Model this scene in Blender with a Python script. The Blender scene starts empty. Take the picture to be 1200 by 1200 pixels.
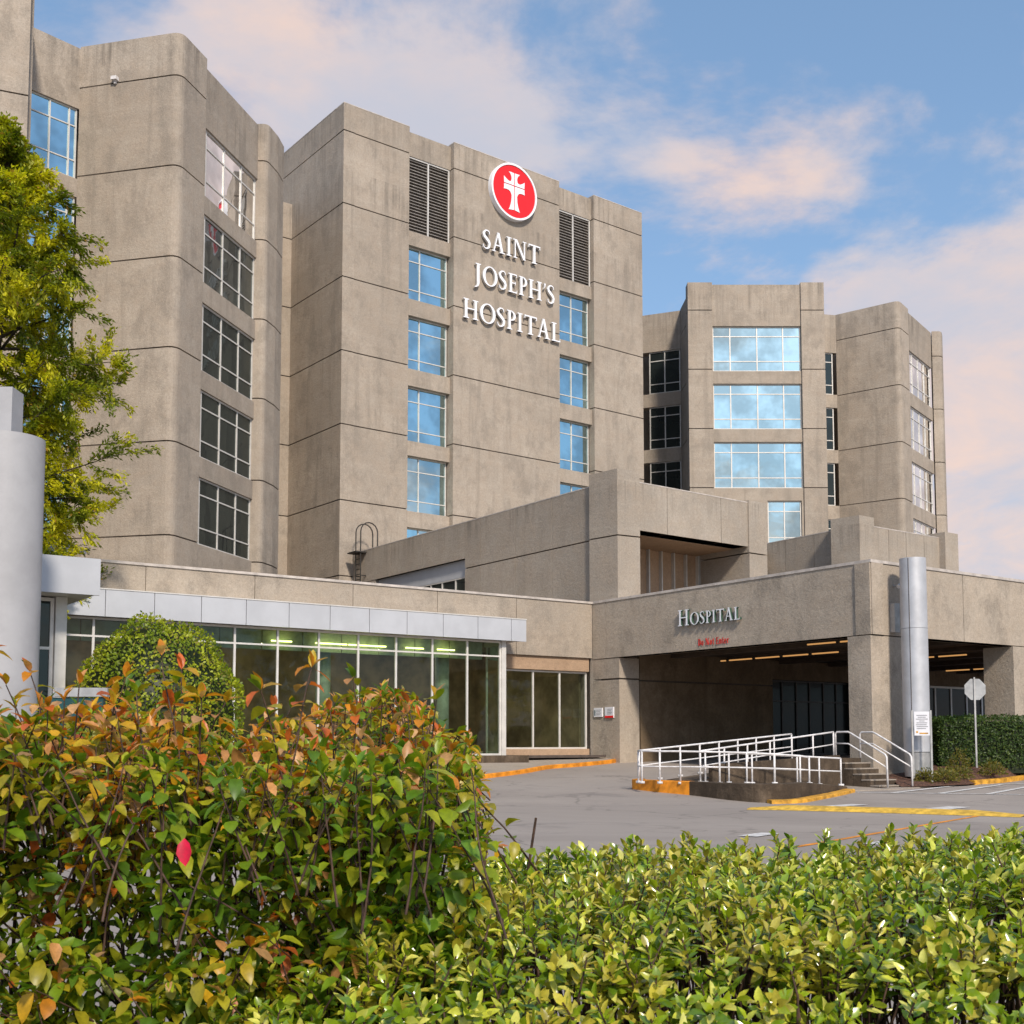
import bpy, math, random
from mathutils import Vector, Matrix, noise
R = math.radians
PI = math.pi
random.seed(7)
sc = bpy.context.scene
COL = sc.collection
EYE = 1.6

# ------------------------------------------------------------------ camera
cam_d = bpy.data.cameras.new('camera')
cam = bpy.data.objects.new('camera', cam_d); COL.objects.link(cam)
cam.location = (0, 0, EYE); cam.rotation_euler = (R(94.31), 0, 0)
cam_d.sensor_width = 36; cam_d.lens = 41.82; cam_d.shift_y = 0.1375
cam_d.clip_start = 0.05; cam_d.clip_end = 6000
cam_d.dof.use_dof = True; cam_d.dof.focus_distance = 13; cam_d.dof.aperture_fstop = 18
sc.camera = cam

# ------------------------------------------------------------------ nodes helper
class NT:
    def __init__(s, tree): s.t = tree; s.t.nodes.clear()
    def n(s, typ, **kw):
        nd = s.t.nodes.new(typ)
        for k, v in kw.items():
            if k == 'inp':
                for i, val in v.items():
                    if isinstance(val, bpy.types.NodeSocket): s.t.links.new(val, nd.inputs[i])
                    else: nd.inputs[i].default_value = val
            else: setattr(nd, k, v)
        return nd
    def link(s, a, b): s.t.links.new(a, b)
    def math(s, op, a, b=0.0, clamp=False):
        return s.n('ShaderNodeMath', operation=op, use_clamp=clamp, inp={0: a, 1: b}).outputs[0]
    def mix(s, f, a, b, blend='MIX'):
        m = s.n('ShaderNodeMix', data_type='RGBA', blend_type=blend)
        for i, v in ((0, f), (6, a), (7, b)):
            if isinstance(v, bpy.types.NodeSocket): s.t.links.new(v, m.inputs[i])
            else: m.inputs[i].default_value = v
        return m.outputs[2]
    def noise(s, vec, scale, detail=4, rough=0.55, dist=0.0):
        return s.n('ShaderNodeTexNoise', inp={'Vector': vec, 'Scale': scale, 'Detail': detail, 'Roughness': rough, 'Distortion': dist}).outputs[0]
    def ramp(s, f, a, b):
        return s.n('ShaderNodeMapRange', interpolation_type='SMOOTHSTEP', inp={0: f, 1: a, 2: b, 3: 0.0, 4: 1.0}).outputs[0]

# ------------------------------------------------------------------ world
SUN_AZ, SUN_EL = 164.0, 38.0      # azimuth clockwise from the viewing direction (+Y)
world = bpy.data.worlds.new('World'); sc.world = world; world.use_nodes = True
w = NT(world.node_tree)
sky = w.n('ShaderNodeTexSky', sky_type='NISHITA', sun_disc=False, sun_elevation=R(SUN_EL), sun_rotation=R(SUN_AZ),
          altitude=100, air_density=1.0, dust_density=1.2, ozone_density=1.0)
tc = w.n('ShaderNodeTexCoord').outputs['Generated']
sep = w.n('ShaderNodeSeparateXYZ', inp={0: tc})
zc = w.math('MAXIMUM', sep.outputs[2], 0.0)
den = w.math('ADD', zc, 0.22)
px_ = w.math('DIVIDE', sep.outputs[0], den); py_ = w.math('DIVIDE', sep.outputs[1], den)
cv = w.n('ShaderNodeCombineXYZ', inp={0: px_, 1: py_, 2: 6.2}).outputs[0]
n1 = w.noise(cv, 2.0, 9, 0.58, 0.25)
n2 = w.noise(cv, 0.55, 3, 0.5)
dt = w.n('ShaderNodeVectorMath', operation='DOT_PRODUCT', inp={0: tc, 1: (0.62, 0.77, 0.05)}).outputs['Value']
azr = w.math('SUBTRACT', w.math('MULTIPLY', w.math('POWER', w.math('MAXIMUM', dt, 0.0), 3.0), 0.25), w.math('ADD', w.math('MULTIPLY', zc, 0.34), -0.045))
cov = w.math('ADD', w.math('ADD', n1, w.math('MULTIPLY', w.math('SUBTRACT', n2, 0.5), 0.5)), azr)
mask = w.ramp(cov, 0.50, 0.65)
shade = w.ramp(w.noise(cv, 2.6, 6, 0.6, 0.4), 0.3, 0.75)
ccol = w.mix(shade, (0.50, 0.50, 0.56, 1), (0.80, 0.58, 0.47, 1))
hz = w.ramp(zc, 0.5, -0.02)
hz2 = w.math('ADD', w.math('MULTIPLY', hz, 0.35), 0.35)
skyc = w.n('ShaderNodeVectorMath', operation='SCALE', inp={0: sky.outputs[0], 3: 0.145}).outputs[0]
skyc = w.mix(hz2, skyc, (0.21, 0.385, 0.62, 1))
col = w.mix(w.math('MULTIPLY', mask, 0.9), skyc, ccol)
bg = w.n('ShaderNodeBackground', inp={0: col, 1: 1.0})
wo = w.n('ShaderNodeOutputWorld'); w.link(bg.outputs[0], wo.inputs[0])

sun_d = bpy.data.lights.new('sun', 'SUN'); sun_d.energy = 3.3; sun_d.angle = R(6); sun_d.color = (1.0, 0.89, 0.75)
sun = bpy.data.objects.new('sun', sun_d); COL.objects.link(sun)
sd = Vector((math.sin(R(SUN_AZ)) * math.cos(R(SUN_EL)), math.cos(R(SUN_AZ)) * math.cos(R(SUN_EL)), math.sin(R(SUN_EL))))
sun.rotation_euler = sd.to_track_quat('Z', 'Y').to_euler()
sc.view_settings.view_transform = 'Standard'; sc.view_settings.look = 'None'
sc.view_settings.exposure = 0.3; sc.view_settings.gamma = 1.0

# ------------------------------------------------------------------ materials
def newmat(name):
    m = bpy.data.materials.new(name); m.use_nodes = True
    return m, NT(m.node_tree)
def finish(t, sh):
    o = t.n('ShaderNodeOutputMaterial'); t.link(sh, o.inputs[0])
def plain(name, colr, rough=0.6, metal=0.0, var=0.12, vs=3.0, bump=0.0, spec=0.5):
    m, t = newmat(name)
    pos = t.n('ShaderNodeNewGeometry').outputs['Position']
    nn = t.noise(pos, vs, 5, 0.6)
    dark = tuple(c * (1 - var * 2) for c in colr) + (1,); lite = tuple(min(1, c * (1 + var)) for c in colr) + (1,)
    c = t.mix(t.ramp(nn, 0.3, 0.7), dark, lite)
    p = t.n('ShaderNodeBsdfPrincipled', inp={'Base Color': c, 'Roughness': rough, 'Metallic': metal, 'Specular IOR Level': spec})
    if bump:
        b = t.n('ShaderNodeBump', inp={'Strength': bump, 'Distance': 0.02, 'Height': t.noise(pos, vs * 12, 4)})
        t.link(b.outputs[0], p.inputs['Normal'])
    finish(t, p.outputs[0]); return m
def concrete(name, base, warm=(0.36, 0.27, 0.19), stain=0.5, streak=0.5, tops=(), bl=(0.47, 0.64)):
    m, t = newmat(name)
    pos = t.n('ShaderNodeNewGeometry').outputs['Position']
    big = t.ramp(t.noise(pos, 0.16, 5, 0.6, 0.6), 0.3, 0.72)
    mid = t.ramp(t.noise(pos, 1.1, 8, 0.72, 0.2), 0.3, 0.72)
    mp = t.n('ShaderNodeMapping', inp={0: pos, 3: (1.6, 1.6, 0.13)}).outputs[0]
    stv = t.noise(mp, 1.0, 7, 0.62, 0.3)
    streakv = t.ramp(stv, 0.50, 0.68)
    mp2 = t.n('ShaderNodeMapping', inp={0: pos, 3: (3.2, 3.2, 0.10)}).outputs[0]
    drip = t.math('MULTIPLY', t.ramp(t.noise(mp2, 1.0, 6, 0.7, 0.2), 0.44, 0.7), t.ramp(t.noise(pos, 0.45, 4, 0.6), 0.35, 0.62))
    zz = t.n('ShaderNodeSeparateXYZ', inp={0: pos}).outputs[2]; dm = None
    for (tp, ln) in tops:
        m1 = t.math('MULTIPLY', t.ramp(zz, tp - ln, tp), t.math('LESS_THAN', zz, tp + 0.02))
        dm = m1 if dm is None else t.math('MAXIMUM', dm, m1)
    fine = t.ramp(t.noise(pos, 9, 6, 0.75), 0.25, 0.75)
    spk = t.ramp(t.noise(pos, 26, 3, 0.8), 0.35, 0.65)
    mph = t.n('ShaderNodeMapping', inp={0: pos, 3: (0.25, 0.25, 2.2)}).outputs[0]
    lifts = t.ramp(t.noise(mph, 1.0, 5, 0.6, 0.4), 0.45, 0.75)
    c = t.mix(big, tuple(x * 0.80 for x in base) + (1,), tuple(x * 1.15 for x in base) + (1,))
    tn = t.n('ShaderNodeAttribute', attribute_name='tone').outputs['Fac']
    c = t.mix(t.math('MULTIPLY', t.ramp(tn, 0.0, 1.0), 0.34), c, tuple(x * 0.66 for x in base) + (1,))
    c = t.mix(t.math('MULTIPLY', mid, 0.45), c, warm + (1,))
    c = t.mix(t.math('MULTIPLY', lifts, 0.26), c, tuple(x * 1.3 for x in base) + (1,))
    c = t.mix(t.math('MULTIPLY', streakv, streak), c, tuple(x * 0.42 for x in base) + (1,))
    blot = t.math('MULTIPLY', t.ramp(t.noise(t.n('ShaderNodeMapping', inp={0: pos, 3: (1.0, 1.0, 0.7)}).outputs[0], 0.8, 9, 0.74, 0.15), bl[0], bl[1]), stain)
    c = t.mix(blot, c, tuple(x * 0.48 for x in base) + (1,))
    c = t.mix(t.math('MULTIPLY', t.math('SUBTRACT', 1.0, fine), 0.5), c, tuple(x * 0.5 for x in base) + (1,))
    c = t.mix(t.math('MULTIPLY', spk, 0.2), c, tuple(min(1, x * 1.7) for x in base) + (1,))
    if dm is not None: c = t.mix(t.math('MULTIPLY', t.math('MULTIPLY', dm, drip), 0.8), c, tuple(x * 0.4 for x in base) + (1,))
    h = t.math('ADD', t.math('MULTIPLY', fine, 0.7), t.math('MULTIPLY', mid, 0.5))
    b = t.n('ShaderNodeBump', inp={'Strength': 0.5, 'Distance': 0.03, 'Height': h})
    p = t.n('ShaderNodeBsdfPrincipled', inp={'Base Color': c, 'Roughness': 0.88, 'Specular IOR Level': 0.25, 'Normal': b.outputs[0]})
    finish(t, p.outputs[0]); return m
def tower_glass(name, tint, fac, fk=0.5):
    m, t = newmat(name)
    pos = t.n('ShaderNodeNewGeometry').outputs['Position']
    b = t.n('ShaderNodeBump', inp={'Strength': 0.07, 'Distance': 0.05, 'Height': t.noise(pos, 0.7, 2, 0.5)})
    g = t.n('ShaderNodeBsdfGlossy', inp={'Color': tint + (1,), 'Roughness': 0.015, 'Normal': b.outputs[0]})
    d = t.n('ShaderNodeBsdfPrincipled', inp={'Base Color': (0.014, 0.018, 0.018, 1), 'Roughness': 0.25, 'Specular IOR Level': 0.15})
    lw = t.n('ShaderNodeLayerWeight', inp={0: 0.45})
    f = t.math('ADD', t.math('MULTIPLY', lw.outputs['Fresnel'], fk), t.math('MULTIPLY', t.math('ADD', t.math('MULTIPLY', t.ramp(t.noise(pos, 0.45, 3, 0.6), 0.35, 0.65), 0.45), 0.7), fac), True)
    mx = t.n('ShaderNodeMixShader', inp={0: f, 1: d.outputs[0], 2: g.outputs[0]})
    finish(t, mx.outputs[0]); return m
def clear_glass(name, tint, fac):
    m, t = newmat(name)
    pos = t.n('ShaderNodeNewGeometry').outputs['Position']
    b = t.n('ShaderNodeBump', inp={'Strength': 0.12, 'Distance': 0.04, 'Height': t.noise(pos, 0.8, 2, 0.5)})
    g = t.n('ShaderNodeBsdfGlossy', inp={'Color': (0.9, 0.95, 0.92, 1), 'Roughness': 0.02, 'Normal': b.outputs[0]})
    tr = t.n('ShaderNodeBsdfTransparent', inp={0: tint + (1,)})
    fr = t.n('ShaderNodeFresnel', inp={0: 1.5})
    f = t.math('ADD', t.math('MULTIPLY', fr.outputs[0], 0.9), fac, True)
    mx = t.n('ShaderNodeMixShader', inp={0: f, 1: tr.outputs[0], 2: g.outputs[0]})
    finish(t, mx.outputs[0]); return m
def emit(name, c, s):
    m, t = newmat(name)
    e = t.n('ShaderNodeEmission', inp={0: c + (1,), 1: s}); finish(t, e.outputs[0]); return m
def leafmat(name, rough=0.4, trans=0.3, spec=0.5, gain=1.0):
    m, t = newmat(name)
    at = t.n('ShaderNodeAttribute', attribute_name='tint')
    pos = t.n('ShaderNodeNewGeometry').outputs['Position']
    nn = t.ramp(t.noise(pos, 60, 3, 0.6), 0.3, 0.7)
    c0 = t.mix(1.0, at.outputs[0], (gain, gain, gain, 1), 'MULTIPLY')
    c = t.mix(t.math('MULTIPLY', nn, 0.3), c0, (0.02, 0.03, 0.01, 1))
    p = t.n('ShaderNodeBsdfPrincipled', inp={'Base Color': c, 'Roughness': rough, 'Specular IOR Level': spec})
    tr = t.n('ShaderNodeBsdfTranslucent', inp={0: t.mix(1.0, c, (1.5, 1.6, 0.7, 1), 'MULTIPLY')})
    mx = t.n('ShaderNodeMixShader', inp={0: trans, 1: p.outputs[0], 2: tr.outputs[0]})
    finish(t, mx.outputs[0]); return m
M = {}
M['conc'] = concrete('tower_concrete', (0.405, 0.35, 0.292), (0.33, 0.245, 0.175), 0.6, 0.45, ((36.0, 5.0), (40.1, 5.0)))
M['conc_smooth'] = concrete('annex_concrete', (0.38, 0.335, 0.285), stain=0.22, streak=0.12, tops=((12.7, 1.6),))
M['conc_low'] = concrete('lobby_concrete', (0.43, 0.37, 0.305), stain=0.8, streak=0.2, bl=(0.47, 0.66))
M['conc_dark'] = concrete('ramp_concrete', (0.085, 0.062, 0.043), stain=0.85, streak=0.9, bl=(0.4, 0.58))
M['conc_walk'] = concrete('walk_concrete', (0.38, 0.33, 0.28), stain=0.3, streak=0.0)
M['cap'] = plain('coping', (0.5, 0.45, 0.41), 0.6)
M['joint'] = plain('joint_shadow_gap', (0.09, 0.07, 0.055), 0.9)
M['tan'] = concrete('tan_soffit', (0.44, 0.30, 0.20), stain=0.3, streak=0.2)
M['whitepanel'] = plain('white_metal_panel', (0.46, 0.475, 0.51), 0.42, 0.0, 0.04, 1.0)
M['pylon'] = plain('pale_metal', (0.36, 0.36, 0.375), 0.5, 0.0, 0.05, 1.2, 0.15)
M['frame'] = plain('window_frame', (0.62, 0.60, 0.57), 0.45, 0.1, 0.05)
M['louver'] = plain('louver_metal', (0.34, 0.31, 0.28), 0.55, 0.2)
M['dark'] = plain('dark_interior', (0.03, 0.028, 0.026), 0.9)
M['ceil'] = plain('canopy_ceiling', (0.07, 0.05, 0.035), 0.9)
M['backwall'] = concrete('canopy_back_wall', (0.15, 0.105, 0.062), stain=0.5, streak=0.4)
M['bronze'] = plain('bronze_frame', (0.035, 0.03, 0.026), 0.4, 0.4)
M['room'] = plain('room_wall', (0.40, 0.29, 0.20), 0.8, vs=0.8, var=0.25)
M['roomfloor'] = plain('room_floor', (0.10, 0.08, 0.07), 0.3)
M['roomcol'] = plain('room_column', (0.50, 0.55, 0.48), 0.6)
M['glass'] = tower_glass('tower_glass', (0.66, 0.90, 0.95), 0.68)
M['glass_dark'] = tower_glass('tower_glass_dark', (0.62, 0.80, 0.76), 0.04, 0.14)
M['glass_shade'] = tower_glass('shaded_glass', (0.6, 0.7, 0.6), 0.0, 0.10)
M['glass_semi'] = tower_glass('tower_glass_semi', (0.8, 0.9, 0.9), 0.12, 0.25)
M['glass_mid'] = tower_glass('tower_glass_mid', (1.0, 1.0, 1.0), 0.75)  # strong white mirror stands in for windows reflecting bright sky
M['lobbyglass'] = clear_glass('lobby_glass', (0.62, 0.74, 0.62), 0.0)
M['steel'] = plain('brushed_steel', (0.50, 0.51, 0.54), 0.5, 0.35, 0.06, 2.0)
M['galv'] = plain('galvanised', (0.42, 0.42, 0.42), 0.5, 0.5)
M['white'] = plain('white_paint', (0.70, 0.68, 0.68), 0.5, 0.0, 0.12, 5.0)
M['letter'] = plain('white_letter', (0.86, 0.87, 0.92), 0.4, 0.0, 0.02)
M['lettershade'] = plain('dark_letter_side', (0.05, 0.10, 0.07), 0.5)
M['red'] = plain('red_enamel', (0.82, 0.012, 0.015), 0.4, 0.0, 0.04)
M['redtext'] = plain('red_letters', (0.60, 0.03, 0.02), 0.5)
M['ladder'] = plain('dark_ladder_metal', (0.05, 0.045, 0.04), 0.6, 0.3)
M['yellow'] = plain('yellow_paint', (0.62, 0.31, 0.03), 0.7, 0, 0.25, 4.0, 0.2)
M['orange'] = plain('orange_paint', (0.75, 0.27, 0.015), 0.7, 0, 0.2, 3.0, 0.2)
M['paintwhite'] = plain('road_white', (0.62, 0.60, 0.58), 0.7, 0, 0.15, 6.0)
M['paintyellow'] = plain('road_yellow', (0.68, 0.42, 0.05), 0.7, 0, 0.2, 6.0)
M['teal'] = plain('teal_panel', (0.01, 0.06, 0.065), 0.4)
M['stopback'] = plain('sign_back_metal', (0.36, 0.37, 0.38), 0.5, 0.3)
M['paper'] = plain('notice_white', (0.78, 0.78, 0.82), 0.5, 0, 0.02)
M['ink'] = plain('notice_ink', (0.25, 0.25, 0.28), 0.6)
M['mulch'] = plain('red_mulch', (0.14, 0.065, 0.04), 0.95, 0, 0.4, 14.0, 1.0)
M['stem'] = plain('brown_stem', (0.075, 0.04, 0.028), 0.7, 0, 0.3, 30)
M['bark'] = plain('bark', (0.06, 0.045, 0.03), 0.9, 0, 0.3, 8, 0.6)
M['tube_warm'] = emit('lit_tube_warm', (1.0, 0.50, 0.17), 0.5)
M['tube_lobby'] = emit('lit_tube_lobby', (0.80, 0.80, 0.26), 6.0)
M['fill_panel'] = emit('lobby_fill_panel', (1.0, 0.90, 0.62), 9.0)  # glow of the added lobby fill panels
M['leaf_bush'] = leafmat('leaf_bush', 0.40, 0.38, 0.5, 1.0)
M['leaf_gloss'] = leafmat('leaf_gloss', 0.24, 0.26, 1.0, 1.1)
M['leaf_tree'] = leafmat('leaf_tree', 0.5, 0.42, 0.5, 1.25)

def asphalt():
    m, t = newmat('asphalt')
    pos = t.n('ShaderNodeNewGeometry').outputs['Position']
    big = t.ramp(t.noise(pos, 0.12, 5, 0.6, 0.8), 0.3, 0.7)
    fine = t.noise(pos, 45, 4, 0.8)
    c = t.mix(big, (0.28, 0.242, 0.215, 1), (0.36, 0.315, 0.28, 1))
    c = t.mix(t.math('MULTIPLY', t.ramp(fine, 0.4, 0.7), 0.35), c, (0.12, 0.11, 0.105, 1))
    wv = t.n('ShaderNodeVectorMath', operation='ADD', inp={0: pos, 1: t.n('ShaderNodeVectorMath', operation='SCALE', inp={0: t.n('ShaderNodeTexNoise', inp={'Vector': pos, 'Scale': 0.9, 'Detail': 5}).outputs[1], 3: 1.5}).outputs[0]}).outputs[0]
    vor = t.n('ShaderNodeTexVoronoi', feature='DISTANCE_TO_EDGE', inp={'Vector': wv, 'Scale': 0.28}).outputs[0]
    crack = t.math('MULTIPLY', t.math('SUBTRACT', 1.0, t.ramp(vor, 0.0, 0.02)), t.ramp(t.noise(pos, 0.2, 3), 0.4, 0.6))
    c = t.mix(t.math('MULTIPLY', crack, 0.4), c, (0.05, 0.045, 0.04, 1))
    patch = t.ramp(t.noise(pos, 0.35, 6, 0.65, 1.0), 0.56, 0.7)
    c = t.mix(t.math('MULTIPLY', patch, 0.5), c, (0.15, 0.135, 0.13, 1))
    b = t.n('ShaderNodeBump', inp={'Strength': 0.5, 'Distance': 0.01, 'Height': fine})
    p = t.n('ShaderNodeBsdfPrincipled', inp={'Base Color': c, 'Roughness': 0.85, 'Specular IOR Level': 0.3, 'Normal': b.outputs[0]})
    finish(t, p.outputs[0]); return m
M['asphalt'] = asphalt()

# ------------------------------------------------------------------ mesh helpers
TR = random.Random(99)
class MB:
    def __init__(s): s.v = []; s.f = []; s.c = []; s.mi = []; s.t = []
    def add(s, vs, fs, c=None, mi=0):
        o = len(s.v); s.v += [tuple(p) for p in vs]; s.f += [tuple(i + o for i in f) for f in fs]
        s.mi += [mi] * len(fs); s.t += [TR.uniform(0.0, 1.0)] * len(vs)
        if c is not None: s.c += [c] * len(vs)
    def hexa(s, p, mi=0):   # p: 4 bottom + 4 top, counter-clockwise
        s.add(p, [(0, 3, 2, 1), (4, 5, 6, 7), (0, 1, 5, 4), (1, 2, 6, 5), (2, 3, 7, 6), (3, 0, 4, 7)], mi=mi)
    def box(s, x0, x1, y0, y1, z0, z1, mi=0):
        s.hexa([(x0, y0, z0), (x1, y0, z0), (x1, y1, z0), (x0, y1, z0), (x0, y0, z1), (x1, y0, z1), (x1, y1, z1), (x0, y1, z1)], mi)
    def prism(s, poly, z0, z1, mi=0):
        n = len(poly)
        f0 = (lambda p: z0) if not callable(z0) else z0
        f1 = (lambda p: z1) if not callable(z1) else z1
        vs = [(p[0], p[1], f0(p)) for p in poly] + [(p[0], p[1], f1(p)) for p in poly]
        fs = [tuple(range(n - 1, -1, -1)), tuple(range(n, 2 * n))] + [(i, (i + 1) % n, n + (i + 1) % n, n + i) for i in range(n)]
        s.add(vs, fs, mi=mi)
    def tube(s, pts, r, seg=8, r2=None, caps=True):
        pts = [Vector(p) for p in pts]; n = len(pts); rings = []
        for i, p in enumerate(pts):
            d = (pts[min(i + 1, n - 1)] - pts[max(i - 1, 0)]).normalized()
            a = d.orthogonal().normalized() if i == 0 or abs(d.dot(rings_a)) > 0.99 else (rings_a - d * d.dot(rings_a)).normalized()
            rings_a = a
            b = d.cross(a); rr = r if r2 is None else r + (r2 - r) * i / (n - 1)
            rings.append([p + (a * math.cos(2 * PI * k / seg) + b * math.sin(2 * PI * k / seg)) * rr for k in range(seg)])
        vs = [q for rg in rings for q in rg]
        fs = [(i * seg + k, i * seg + (k + 1) % seg, (i + 1) * seg + (k + 1) % seg, (i + 1) * seg + k) for i in range(n - 1) for k in range(seg)]
        if caps: fs += [tuple(range(seg - 1, -1, -1)), tuple((n - 1) * seg + k for k in range(seg))]
        s.add(vs, fs)
    def build(s, name, mats, parent=None, smooth=False, kind=None):
        me = bpy.data.meshes.new(name); me.from_pydata(s.v, [], s.f)
        if not isinstance(mats, (list, tuple)): mats = [mats]
        for m in mats: me.materials.append(m)
        if len(mats) > 1: me.polygons.foreach_set('material_index', s.mi)
        if s.c:
            at = me.color_attributes.new('tint', 'FLOAT_COLOR', 'POINT')
            at.data.foreach_set('color', [x for c in s.c for x in (c[0], c[1], c[2], 1.0)])
        if not s.c and len(s.t) == len(s.v):
            me.attributes.new('tone', 'FLOAT', 'POINT').data.foreach_set('value', s.t)
        if smooth: me.polygons.foreach_set('use_smooth', [True] * len(me.polygons))
        me.update()
        o = bpy.data.objects.new(name, me); COL.objects.link(o)
        if parent is not None:
            o.parent = parent
            base = Vector(parent.location)
            q = parent
            while q.parent is not None: q = q.parent; base += Vector(q.location)
            o.location = -base
        if kind: o['kind'] = kind
        return o
def thing(name, label, cat, loc, group=None):
    o = bpy.data.objects.new(name, None); COL.objects.link(o); o.location = loc; o.empty_display_size = 0.3
    o['label'] = label; o['category'] = cat
    if group: o['group'] = group
    return o
def tag(o, label, cat, group=None, kind=None):
    o['label'] = label; o['category'] = cat
    if group: o['group'] = group
    if kind: o['kind'] = kind
    return o
class Fr:
    """wall frame: s along the wall, n outward, h above eye level"""
    def __init__(s, o, deg, d=None):
        a = R(deg); s.o = o; s.d = (math.sin(a), math.cos(a)); s.nn = (math.cos(a), -math.sin(a))
    @staticmethod
    def between(p, q):
        return Fr(p, math.degrees(math.atan2(q[0] - p[0], q[1] - p[1])))
    def xy(s, a, n): return (s.o[0] + a * s.d[0] + n * s.nn[0], s.o[1] + a * s.d[1] + n * s.nn[1])
    def p(s, a, n, h): x, y = s.xy(a, n); return (x, y, h + EYE)
    def box(s, mb, s0, s1, n0, n1, h0, h1, mi=0):
        P = s.p
        mb.hexa([P(s0, n1, h0), P(s1, n1, h0), P(s1, n0, h0), P(s0, n0, h0), P(s0, n1, h1), P(s1, n1, h1), P(s1, n0, h1), P(s0, n0, h1)], mi)
JO = [36.8, 32.27, 27.75, 23.25, 18.8, 14.25, 9.75]
def cuts(h0, h1, js):
    return [h0] + sorted(j for j in js if h0 + 0.2 < j < h1 - 0.2) + [h1]
def panels(mb, fr, s0, s1, n0, n1, h0, h1, js=JO, vj=(), gap=0.035):
    hs = cuts(h0, h1, js); ss = [s0] + list(vj) + [s1]
    for i in range(len(hs) - 1):
        for k in range(len(ss) - 1):
            fr.box(mb, ss[k] + (gap / 2 if k else 0), ss[k + 1] - (gap / 2 if k < len(ss) - 2 else 0), n0, n1,
                   hs[i] + (gap if i else 0), hs[i + 1] - (gap if i < len(hs) - 2 else 0))
    fr.box(mb, s0 + 0.05, s1 - 0.05, n0 + 0.05, n1 - 0.06, h0, h1 - 0.05, 1)
def inset(poly, d):
    cx = sum(p[0] for p in poly) / len(poly); cy = sum(p[1] for p in poly) / len(poly); out = []
    for x, y in poly:
        l = math.hypot(x - cx, y - cy); k = max(0.0, (l - d) / l); out.append((cx + (x - cx) * k, cy + (y - cy) * k))
    return out
def pprism(mb, poly, h0, h1, js=JO, gap=0.035):
    hs = cuts(h0, h1, js)
    for i in range(len(hs) - 1):
        mb.prism(poly, hs[i] + (gap if i else 0) + EYE, hs[i + 1] - (gap if i < len(hs) - 2 else 0) + EYE)
    mb.prism(inset(poly, 0.08), h0 + EYE, h1 - 0.06 + EYE, mi=1)
def rounded(p0, c, p1, r, k=6):
    """replace the corner c by an arc-like curve"""
    a = Vector(p0) - Vector(c); b = Vector(p1) - Vector(c); a.normalize(); b.normalize()
    A = Vector(c) + a * r; B = Vector(c) + b * r; C = Vector(c); out = []
    for i in range(k + 1):
        t = i / k; q = A * (1 - t) ** 2 + C * 2 * t * (1 - t) + B * t * t; out.append((q.x, q.y))
    return out
def window(parent, fr, s0, s1, h0, h1, n, vs, ts, glass='glass', fw=0.07, tilt=0.004, name='window', fm='frame'):
    b = MB()
    xs = [s0] + [s0 + (s1 - s0) * v for v in vs] + [s1]; zs = [h0] + [h0 + (h1 - h0) * t for t in ts] + [h1]
    fr.box(b, s0, s0 + fw, n, n + 0.09, h0, h1); fr.box(b, s1 - fw, s1, n, n + 0.09, h0, h1)
    fr.box(b, s0 + fw, s1 - fw, n, n + 0.09, h0, h0 + fw); fr.box(b, s0 + fw, s1 - fw, n, n + 0.09, h1 - fw, h1)
    for x in xs[1:-1]: fr.box(b, x - fw * 0.5, x + fw * 0.5, n, n + 0.085, h0 + fw, h1 - fw)
    for z in zs[1:-1]: fr.box(b, s0 + fw, s1 - fw, n, n + 0.078, z - fw * 0.4, z + fw * 0.4)
    o = b.build(name, M[fm], parent)
    g = MB()
    for i in range(len(xs) - 1):
        for j in range(len(zs) - 1):
            t1 = random.uniform(-tilt, tilt) * (xs[i + 1] - xs[i]); t2 = random.uniform(-tilt, tilt)
            nn = n + 0.03
            g.add([fr.p(xs[i], nn - t1 - t2, zs[j]), fr.p(xs[i + 1], nn + t1 - t2, zs[j]), fr.p(xs[i + 1], nn + t1 + t2, zs[j + 1]), fr.p(xs[i], nn - t1 + t2, zs[j + 1])], [(0, 1, 2, 3)])
    g.build('pane', M[glass], o)
    return o

# ------------------------------------------------------------------ ground
def gz(x, y):      # road height
    if y < 31: h = -1.6
    elif y < 41: h = -1.6 + 0.033 * (y - 31)
    elif y < 54: h = -1.27 + 0.05 * (y - 41)
    else: h = -0.62
    k = max(0.0, min(1.0, (9.0 - x) / 3.0)); e = 0.0
    if 31 < y < 41: e = 0.09 * ((y - 31) / 4 if y < 35 else (41 - y) / 6)
    return h + EYE + e * k
mb = MB()
xs = [-3000, -800, -200, -80, -40] + [-30 + 2 * i for i in range(36)] + [50, 90, 250, 900, 3000]
ys = [-3000, -700, -150, -40, 0, 15, 25, 29, 31, 32, 33, 35, 37, 39, 41, 43, 45, 48, 51, 54, 60, 90, 150, 400, 1200, 4000]
for y in ys:
    for x in xs: mb.v.append((x, y, gz(x, y)))
nx = len(xs)
mb.f = [(j * nx + i, j * nx + i + 1, (j + 1) * nx + i + 1, (j + 1) * nx + i) for j in range(len(ys) - 1) for i in range(nx - 1)]
mb.mi = [0] * len(mb.f)
mb.build('ground', M['asphalt'], kind='structure')

U = Fr((3.45, 50.84), 54.8)      # along the lobby front (U.d to the right, U.nn to the viewer)
V = Fr((3.45, 50.84), 145.0)     # along the canopy front
# wall between P1 and P2: V.nn points to the viewer's left

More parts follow.
